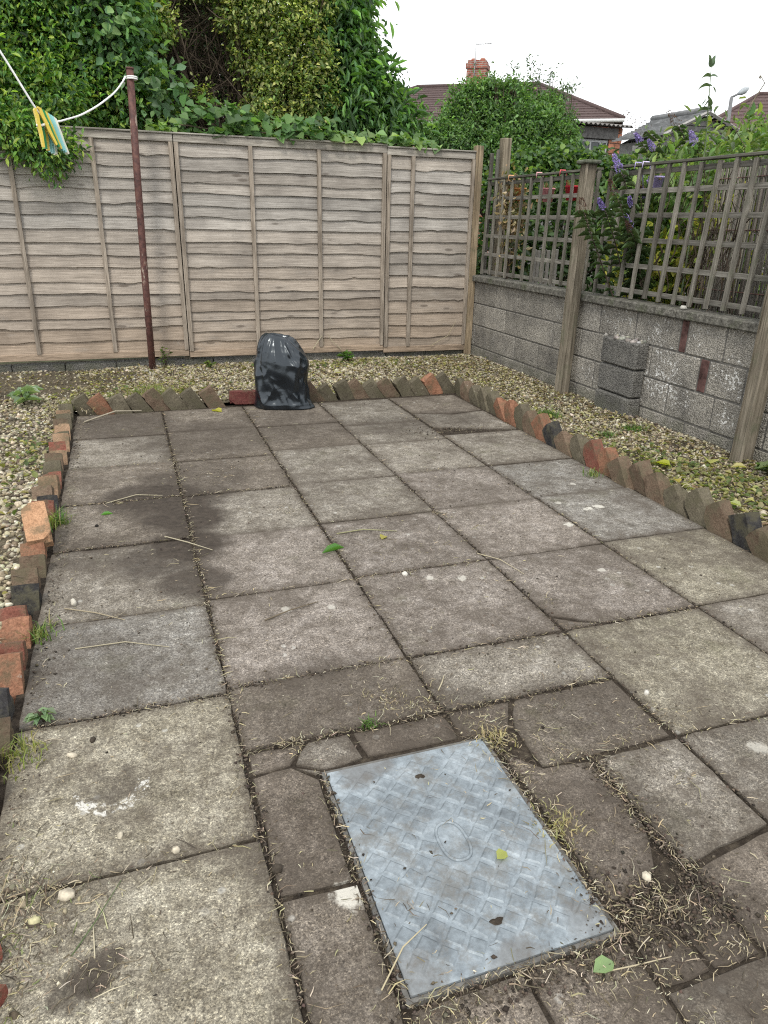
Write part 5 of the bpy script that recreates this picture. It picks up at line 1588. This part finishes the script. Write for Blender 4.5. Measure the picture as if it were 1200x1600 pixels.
# thick drifts round the cover and along the edges
j += [line_pts(.845, .86, .85, 1.46, 520, .022), blob_pts(.93, .86, .06, .04, 300), blob_pts(1.02, .83, .09, .06, 200), line_pts(1.08, .90, 1.082, 1.30, 330, .02), blob_pts(.80, .75, .12, .03, 170), line_pts(.36, .83, .84, .825, 260, .015),
      line_pts(.355, .83, .36, 1.46, 220, .010), blob_pts(.40, .77, .05, .04, 220), blob_pts(.86, 1.47, .06, .06, 260), blob_pts(1.1, 1.33, .15, .03, 160), blob_pts(1.12, .74, .15, .02, 200), blob_pts(.85, .62, .03, .06, 160), blob_pts(.62, 1.74, .06, .04, 140), blob_pts(.73, 1.66, .05, .03, 130),
      line_pts(-.40, .95, -.40, 5.5, 900, .035), blob_pts(-.33, 1.25, .06, .12, 260), blob_pts(-.19, 1.08, .05, .04, 120), line_pts(-.4, 5.56, 2.5, 5.58, 420, .03), line_pts(2.56, 2.0, 2.56, 5.5, 420, .02), blob_pts(.35, 4.05, .18, .12, 160), blob_pts(1.05, 2.72, .12, .04, 70), blob_pts(2.1, 4.52, .18, .06, 160), blob_pts(1.35, 1.40, .08, .05, 120)]
nn = 1300
j.append(np.stack([RNG.uniform(-.38, 2.5, nn), RNG.uniform(.4, 5.5, nn) ** 1.0], 1))
j.append(np.stack([RNG.uniform(-.38, 1.3, 800), RNG.uniform(.4, 1.9, 800)], 1))
for _ in range(34):
    cx_, cy_ = RNG.uniform(-.35, 1.5), RNG.uniform(.5, 4.2)
    if RNG.random() < .6: cy_ = RNG.uniform(.5, 1.8)
    j.append(blob_pts(cx_, cy_, RNG.uniform(.01, .04), RNG.uniform(.01, .03), int(RNG.uniform(12, 45))))
Q = in_patio(np.concatenate(j))
P = np.column_stack([Q, np.full(len(Q), .003) + RNG.random(len(Q)) * .004])
oncov = (np.abs(Q[:, 0] - .6) < .228) & (np.abs(Q[:, 1] - 1.158) < .313); P[oncov, 2] += .010
nq = len(P)
keepc = ~oncov | (RNG.random(len(Q)) < .45)
P = P[keepc]; nq = len(P)
Ls = .0135 * np.exp(RNG.normal(0, .6, nq))
V, F, C = straw_bits(P, Ls, .0005 + .0006 * RNG.random(nq), pal(nq, STRAW, .2))
tag(link('dry_grass_clippings', np_mesh('dry_grass_clippings', V, F, M['straw'], C)), 'dry straw coloured grass clippings strewn over the paving joints', 'clippings', kind='stuff')
# crumbs of soil in the joints and on the slabs
j = [in_patio(q) for q in (line_pts(XA, .7, XA, 5.5, 1500, .009), line_pts(XB, 1.6, XB, 5.5, 1000, .009), line_pts(XC, .7, XC, 5.5, 900, .008), line_pts(XD, .7, XD, 5.5, 800, .008),
     blob_pts(.95, .87, .07, .05, 1300), line_pts(1.085, .8, 1.08, 1.3, 1300, .02), blob_pts(.7, .80, .2, .02, 800), line_pts(-.40, .9, -.40, 5.5, 1400, .03), line_pts(.356, .83, .36, 1.47, 350, .008), line_pts(.845, .85, .85, 1.46, 300, .012), blob_pts(-.19, 1.08, .04, .03, 160), blob_pts(2.1, 4.53, .2, .06, 400),
     np.stack([RNG.uniform(-.38, 2.5, 1300), RNG.uniform(.4, 5.5, 1300)], 1))]
for (x0, x1, y) in ((-.38, .17, 1.90), (-.38, .17, 3.69), (.2, .75, 3.69), (.2, .76, 1.925), (.2, .76, 1.62), (.8, 1.36, 1.62), (.8, 1.36, 1.92), (.8, 1.36, 2.53), (1.4, 1.95, 1.92), (-.38, .17, 3.135)): j.append(line_pts(x0, y, x1, y, 170, .008))
Q = np.concatenate(j); n = len(Q)
sz = np.minimum(.0024 * np.exp(RNG.normal(0, .55, n)), .006)
P = np.column_stack([Q, sz * .3 + .001])
oncov = (np.abs(Q[:, 0] - .6) < .228) & (np.abs(Q[:, 1] - 1.158) < .313); P[oncov, 2] += .009
V, F, C = stones(P, sz, pal(n, [(.05, .04, .03), (.08, .062, .047), (.12, .095, .07), (.035, .028, .022)], .2), OCT_V, OCT_F)
tag(link('soil_crumbs', np_mesh('soil_crumbs', V, F, M['pebble'], C)), 'dark crumbs of soil lying in and along the paving joints', 'soil', kind='stuff')
# dead leaves and twigs among the pebbles, and ground cover
def on_bed(q, dz=.012): return np.column_stack([q, np.array([bedz(a, b) for a, b in q]) + dz])
j = np.concatenate([np.stack([RNG.uniform(-1.3, -.55, 900), RNG.uniform(2, 7.2, 900)], 1), np.stack([RNG.uniform(-.5, 3.4, 1500), RNG.uniform(5.8, 7.3, 1500)], 1), np.stack([RNG.uniform(2.72, 3.5, 1500), RNG.uniform(2.2, 7.2, 1500)], 1), blob_pts(.0, 6.2, .25, .15, 400), blob_pts(-.45, 5.75, .12, .12, 300)])
P = on_bed(j, .018); n = len(P)
V, F, C = straw_bits(P, .04 * np.exp(RNG.normal(0, .5, n)), .0013 + .001 * RNG.random(n), pal(n, STRAW, .2), .3)
tag(link('dry_stalks', np_mesh('dry_stalks', V, F, M['straw'], C)), 'dry stalks lying on the gravel beds', 'stalks', kind='stuff')
j = np.concatenate([np.stack([RNG.uniform(-1.2, -.55, 500), RNG.uniform(2, 7.2, 500)], 1), np.stack([RNG.uniform(-.5, 3.4, 1500), RNG.uniform(5.8, 7.3, 1500)], 1), np.stack([RNG.uniform(2.72, 3.5, 2600), RNG.uniform(2.2, 7.2, 2600)], 1), np.stack([RNG.uniform(-.5, 2.7, 1200), RNG.uniform(5.8, 7.3, 1200)], 1)])
P = on_bed(j, .016); n = len(P)
V, F, C = leaves(P, rand_dirs(n) * np.array([1, 1, .25]), np.array([0, 0, 1]) + rand_dirs(n) * .45, RNG.uniform(.015, .042, n), .5, pal(n, [(.26, .21, .12), (.34, .30, .16), (.17, .125, .075), (.30, .29, .10), (.40, .37, .22)], .18), 1.2, .2)
tag(link('fallen_leaves', np_mesh('fallen_leaves', V, F, M['dull_leaf'], C)), 'small withered leaves scattered over the gravel beds', 'leaves', kind='stuff')
q = [blob_pts(3.05, 2.95, .18, .35, 420), blob_pts(3.2, 2.55, .18, .3, 330), blob_pts(2.95, 3.5, .12, .2, 160), blob_pts(.05, 6.15, .35, .18, 260), blob_pts(-.62, 4.6, .08, .4, 160), blob_pts(1.9, 7.0, .5, .12, 260)]
q = np.concatenate(q); q = q[((q[:, 0] > 2.69) & (q[:, 0] < 3.52)) | (q[:, 1] > 5.75) | ((q[:, 0] < -.54))]
P = on_bed(q, .012); n = len(P)
V, F, C = leaves(P, rand_dirs(n) * np.array([1, 1, .3]) + np.array([0, 0, .5]), np.array([0, 0, 1]) + rand_dirs(n) * .3, RNG.uniform(.018, .045, n), .7, pal(n, [(.12, .16, .05), (.19, .21, .07), (.28, .28, .10), (.09, .13, .04), (.24, .24, .10), (.33, .30, .15)], .18), 1.2, .2)
tag(link('ground_cover', np_mesh('ground_cover', V, F, M['leaf'], C)), 'low green and yellowing ground cover creeping over the gravel', 'ground cover', kind='stuff')

def tuft(label, x, y, r, n, h, cols, seed, z=None):
    rg = np.random.default_rng(seed)
    root = empty('grass_tuft', (x, y, bedz(x, y) if z is None else z)); tag(root, label, 'grass tuft')
    P = np.stack([rg.normal(0, r, n), rg.normal(0, r, n), np.full(n, -.005)], 1)
    an = rg.random(n) * 2 * PI; le = rg.uniform(.2, 1.0, n)
    D1 = np.stack([np.cos(an) * le * .5, np.sin(an) * le * .5, np.ones(n)], 1); D2 = np.stack([np.cos(an) * le * 1.4, np.sin(an) * le * 1.4, .5 - le * .5], 1)
    L = h * rg.uniform(.4, 1.2, n)[:, None]; S = np.stack([-np.sin(an), np.cos(an), 0 * an], 1) * .002
    a = P; b_ = P + unit(D1) * L * .55; c = b_ + unit(D2) * L * .5
    V = np.stack([a - S, a + S, b_ - S * .9, b_ + S * .9, c - S * .15, c + S * .15], 1).reshape(-1, 3)
    k = (np.arange(n) * 6)[:, None]
    F = np.concatenate([k + np.array([0, 1, 3, 2]), k + np.array([2, 3, 5, 4])])
    tag(link('blades', np_mesh('blades', V, F, M['leaf'], np.repeat(pal(n, cols, .2, rg), 6, 0)), root), kind='stuff')
GR = [(.10, .20, .04), (.14, .25, .05), (.08, .15, .035)]
YG = [(.22, .25, .07), (.16, .20, .05), (.34, .32, .15)]
tuft('bright green grass tuft in the gravel behind the right brick row, nearest the back', 2.93, 4.62, .05, 260, .07, GR, 1)
tuft('small green tuft in the gravel near the wall pier', 3.02, 4.02, .035, 110, .06, GR, 2)
tuft('green tuft at the foot of the wall pier', 3.30, 4.10, .035, 120, .07, GR, 3)
tuft('yellow green grass tuft beside the loose tan brick', -.41, 3.45, .022, 90, .11, GR + YG, 4, .0)
tuft('straggly grass tuft at the foot of the left bricks, middle of the row', -.395, 2.42, .03, 80, .07, YG + GR, 5, .0)
tuft('straggly grass at the foot of the left bricks nearest the viewer', -.395, 1.78, .035, 90, .06, YG, 6, .0)
tuft('yellowing grass tuft behind the back brick row at the left', .15, 6.05, .10, 260, .10, YG, 7)
tuft('dry grass tuft in the far left corner of the brick edging', -.45, 5.72, .06, 140, .10, YG, 8, .03)
tuft('tiny green tuft in the joint above the access cover', .545, 1.63, .012, 40, .035, GR, 9, .0)
tuft('green tuft at the edge of the paving before the red bricks on the right', 2.50, 3.40, .03, 70, .05, YG + GR, 10, .0)
tuft('dry pale grass tuft along the right edge of the access cover', .865, 1.12, .035, 110, .032, [(.42, .36, .20), (.34, .30, .17), (.26, .25, .11)], 11, .0)
tuft('dry pale grass tuft at the upper right corner of the access cover', .86, 1.46, .03, 80, .03, [(.42, .36, .2), (.34, .30, .17)], 12, .0)

def weed(name, label, x, y, n, L, cols, h, seed, z=None, spread=.6, wd=.5):
    rg = np.random.default_rng(seed)
    root = empty(name, (x, y, bedz(x, y) if z is None else z)); tag(root, label, 'weed')
    b = MB(); P = []; D = []
    for k in range(max(3, n // 6)):
        an = rg.random() * 2 * PI; e = Vector((math.cos(an) * spread * h * rg.random(), math.sin(an) * spread * h * rg.random(), h * rg.uniform(.5, 1)))
        b.tube([(0, 0, -.01), e * .5 + Vector((0, 0, .02)), e], [.0035, .003, .0015], 5)
        for i in range(6):
            q = e * rg.uniform(.35, 1.0); P.append(tuple(q)); a2 = rg.random() * 2 * PI; D.append((math.cos(a2), math.sin(a2), .3))
    b.build('stem', M['bark'], root, True)
    P = np.array(P); D = np.array(D); m = len(P)
    V, F, C = leaves(P, D, np.array([0, 0, 1]) + rand_dirs(m, rg) * .3, L * rg.uniform(.6, 1.3, m), wd, pal(m, cols, .14, rg), 1.2, .25)
    link('leaves', np_mesh('leaves', V, F, M['leaf'], C), root)
weed('fallen_cutting', 'pale leafy cutting lying on the earth in the far left corner', -.80, 5.95, 30, .10, [(.22, .30, .19), (.28, .35, .24), (.17, .25, .14)], .14, 21, None, 1.6, .4)
weed('small_weed', 'small weed growing up against the fence right of the pole', .30, 7.20, 36, .035, [(.09, .15, .04), (.13, .18, .05)], .20, 22, None, .5)
weed('leafy_weed', 'bright green weed at the foot of the narrow fence panel', 2.10, 7.15, 40, .06, [(.08, .17, .04), (.11, .21, .05)], .12, 23, None, .9)
weed('low_weed', 'yellow green weed in the gravel left of the black sack', .70, 7.1, 30, .05, [(.12, .18, .05), (.18, .22, .06)], .08, 24, None, 1.2)
weed('seedling', 'pale green seedling at the foot of the nearest left bricks', -.345, 1.93, 12, .035, [(.20, .30, .16), (.25, .34, .2)], .05, 25, .0, .8)
weed('broad_weed', 'broad leaved weed at the wall foot by the stout right post', 3.42, 3.0, 30, .07, [(.14, .22, .10), (.2, .26, .12)], .08, 26, None, 1.1, .6)

def one_leaf(label, x, y, z, L, col, an, wd=.55, name='fallen_leaf'):
    P = np.array([[0, 0, 0.0]]); D = np.array([[math.cos(an), math.sin(an), .12]])
    V, F, C = leaves(P, D, np.array([[.1, -.1, 1.0]]), np.array([L]), wd, np.array([col]), 1.4, .12)
    o = link(name, np_mesh(name, V, F, M['leaf'], C), None, (x, y, z)); tag(o, label, 'leaf')
one_leaf('small yellow green leaf lying on the steel cover', .672, 1.075, .014, .034, (.36, .38, .11), .4, .8)
one_leaf('pale green leaf on the dirt below the steel cover', .73, .78, .006, .055, (.26, .38, .17), .1, .6)
one_leaf('slender green leaf on the slab left of the middle joint', .70, 2.79, .006, .13, (.10, .24, .06), .35, .2)
one_leaf('yellow leaf on the slab in the middle of the patio', 1.0, 2.86, .006, .05, (.42, .38, .09), .9, .7)
one_leaf('yellow leaf on the paving left of the black sack', .60, 5.42, .006, .10, (.46, .44, .08), 2.3, .7)
one_leaf('large yellow green leaf on the right gravel near the bricks', 2.96, 3.30, .05, .10, (.42, .45, .06), 2.0, .85)
one_leaf('pale yellow leaf on the gravel left of the stout right post', 3.20, 3.24, .06, .11, (.50, .51, .16), .9, .8)
one_leaf('cream yellow leaf leaning at the foot of the stout right post', 3.36, 3.12, .06, .09, (.52, .48, .22), 2.6, .6)
one_leaf('yellow leaf on top of the right brick row', 2.66, 2.88, .115, .07, (.44, .38, .08), 1.2, .6)
one_leaf('pale leaf in the near right gravel by the bricks', 2.84, 2.62, .06, .08, (.42, .46, .2), 1.9, .7)
one_leaf('small green leaf on the slab near the left bricks', -.22, 3.52, .006, .06, (.12, .30, .07), .1, .3)
one_leaf('pale cream leaf in the gravel behind the right end of the back bricks', 1.75, 6.45, .05, .10, (.5, .47, .33), .3, .6)

def stone(label, x, y, s, col, z=0.0, name='stone'):
    V, F, C = stones(np.array([[0, 0, s * .5]]), np.array([s]), np.array([col]), ICO_V, ICO_F, .8, rough=.07)
    o = link(name, np_mesh(name, V, F, M['pebble'], C), None, (x, y, z)); tag(o, label, 'stone')
TAN_S = (.46, .41, .32)
stone('pale round stone on the tan slab, left of the white paint mark', -.263, 1.743, .014, TAN_S)
stone('small stone below the white paint mark', -.142, 1.417, .010, (.4, .36, .28))
stone('small stone in the joint between the two tan slabs', -.02, 1.333, .011, TAN_S)
stone('dark lump of earth on the tan slab above the white mark', -.212, 1.795, .011, (.05, .04, .03), name='earth_lump')
stone('flat stone on the left edge of the front tan slab', -.25, 1.28, .018, TAN_S)
stone('yellowish flat stone near the left edge of the front slab', -.31, 1.235, .013, (.45, .42, .25))
stone('white stone in the long joint right of centre', 1.419, 1.51, .012, (.46, .44, .40))
stone('pale stone in the rubble right of the steel cover', .975, .935, .011, (.55, .50, .40))
stone('white pebble at the crossing of two joints in the middle', .98, 2.50, .012, (.55, .53, .48))
stone('pale stone near the left bricks on the damp stained slab', -.30, 2.63, .017, (.5, .47, .4))
stone('black lump on the slab beside the left bricks', -.235, 3.38, .014, (.02, .018, .016), name='earth_lump')
stone('dark crumb of earth in the joint left of the steel cover', .19, 1.21, .013, (.05, .04, .03), name='earth_lump')

def stalk(label, pts, r, col, name='dry_stalk'):
    b = MB(); p0 = Vector(pts[0])
    b.tube([Vector(q) - p0 for q in pts], [r] * (len(pts) - 1) + [r * .6], 5)
    V = np.array(b.v); quads = [q for q in b.f if len(q) == 4]
    o = link(name, np_mesh(name, V, np.array(quads), M['straw'], np.tile(np.array([col]), (len(V), 1)), True), None, tuple(p0)); tag(o, label, 'stalk')
stalk('long straight straw lying across the lower left corner of the steel cover', [(.325, .875, .006), (.39, .935, .02), (.455, .97, .016)], .0017, (.48, .42, .28))
stalk('long green stem lying across the front tan slab', [(-.235, 1.13, .004), (-.19, 1.19, .012), (-.14, 1.285, .006)], .0013, (.10, .14, .06))
stalk('pale short straw standing in the dark tuft on the front slab', [(-.19, 1.11, .003), (-.192, 1.15, .01), (-.195, 1.19, .006)], .0014, (.5, .45, .33))
stalk('long pale stalk lying across the dark joint on the left', [(.06, 3.17, .006), (.15, 3.06, .014), (.25, 2.96, .006)], .003, (.42, .38, .28))
stalk('long thin stalk on the cool grey slab at the left', [(-.28, 2.30, .004), (-.12, 2.29, .008), (.02, 2.22, .004)], .0022, (.40, .36, .26))
stalk('brown stalk on the slab beside the left bricks', [(-.33, 2.60, .004), (-.22, 2.52, .012), (-.12, 2.45, .004)], .0026, (.36, .31, .22))
stalk('pale branching stalk on the middle slab', [(.82, 2.98, .006), (.95, 2.98, .012), (1.10, 2.93, .006)], .003, (.30, .29, .17))
stalk('curved pale straw over the long joint right of the middle', [(1.36, 2.60, .004), (1.42, 2.50, .012), (1.46, 2.36, .004)], .0022, (.44, .39, .28))
stalk('dry stalk lying on the left slab below the far bricks', [(-.20, 3.68, .004), (-.05, 3.74, .014), (.08, 3.72, .004)], .0028, (.40, .36, .26))
stalk('curved dark twig on the slab in front of the middle', [(.36, 2.30, .004), (.46, 2.33, .014), (.58, 2.38, .004)], .0026, (.16, .13, .09))
stalk('short thick straw beside the joint above the steel cover', [(.80, 1.72, .004), (.825, 1.75, .008), (.85, 1.79, .004)], .0022, (.46, .41, .29))
stalk('dry twig leaning on the back bricks at the far left', [(-.36, 5.35, .01), (-.15, 5.45, .05), (.03, 5.50, .03)], .006, (.36, .32, .25))
stalk('straw lying below the steel cover beside the green leaf', [(.75, .775, .004), (.82, .765, .007), (.90, .76, .004)], .0016, (.46, .40, .28))
stalk('pale straw tangled on the lower boards of the middle fence panel', [(1.78, 7.345, .13), (1.87, 7.335, .26), (1.89, 7.335, .17)], .0035, (.5, .46, .33))
stalk('long pale straw leaning on the lower boards right of the middle panel', [(2.07, 7.34, .12), (1.98, 7.335, .20), (1.93, 7.34, .28)], .003, (.5, .46, .33))
stalk('curved pale straw leaning on the narrow fence panel', [(3.08, 7.335, .12), (3.28, 7.34, .22), (3.37, 7.34, .38)], .003, (.42, .37, .25))

q = np.concatenate([blob_pts(-.37, 1.20, .035, .10, 260), blob_pts(-.33, 1.12, .05, .08, 160)])
q = q[(q[:, 0] > -.415)]
n = len(q); sz = np.minimum(.0032 * np.exp(RNG.normal(0, .55, n)), .010)
V, F, C = stones(np.column_stack([q, sz * .35]), sz, pal(n, PEB + [(.09, .07, .05)] * 5, .18), ICO_V, ICO_F)
tag(link('rubble', np_mesh('rubble', V, F, M['pebble'], C)), 'small pebbles and grit along the near left edge of the paving', 'rubble', kind='stuff')
q = np.concatenate([blob_pts(-.37, 1.22, .04, .12, 330), blob_pts(-.32, 1.28, .06, .03, 120)])
q = q[(q[:, 0] > -.415)]
n = len(q)
V, F, C = straw_bits(np.column_stack([q, np.full(n, .006)]), .02 * np.exp(RNG.normal(0, .5, n)), .0006 + .0006 * RNG.random(n), pal(n, STRAW + [(.16, .19, .07)], .2), .4)
tag(link('matted_grass', np_mesh('matted_grass', V, F, M['straw'], C)), 'matted dry grass at the near left edge of the paving', 'grass', kind='stuff')
for lab, x, y, r_ in (('small red brick fragment at the near left edge of the paving', -.385, 1.185, .3), ('second red brick fragment nearest the viewer at the left edge', -.375, 1.085, 1.1)):
    o = link('brick_fragment', BR[4], None, (x, y, .012), (R(80), .2, r_), (.23, .075, .055)); o.scale = (.35, .4, .28); tag(o, lab, 'brick')
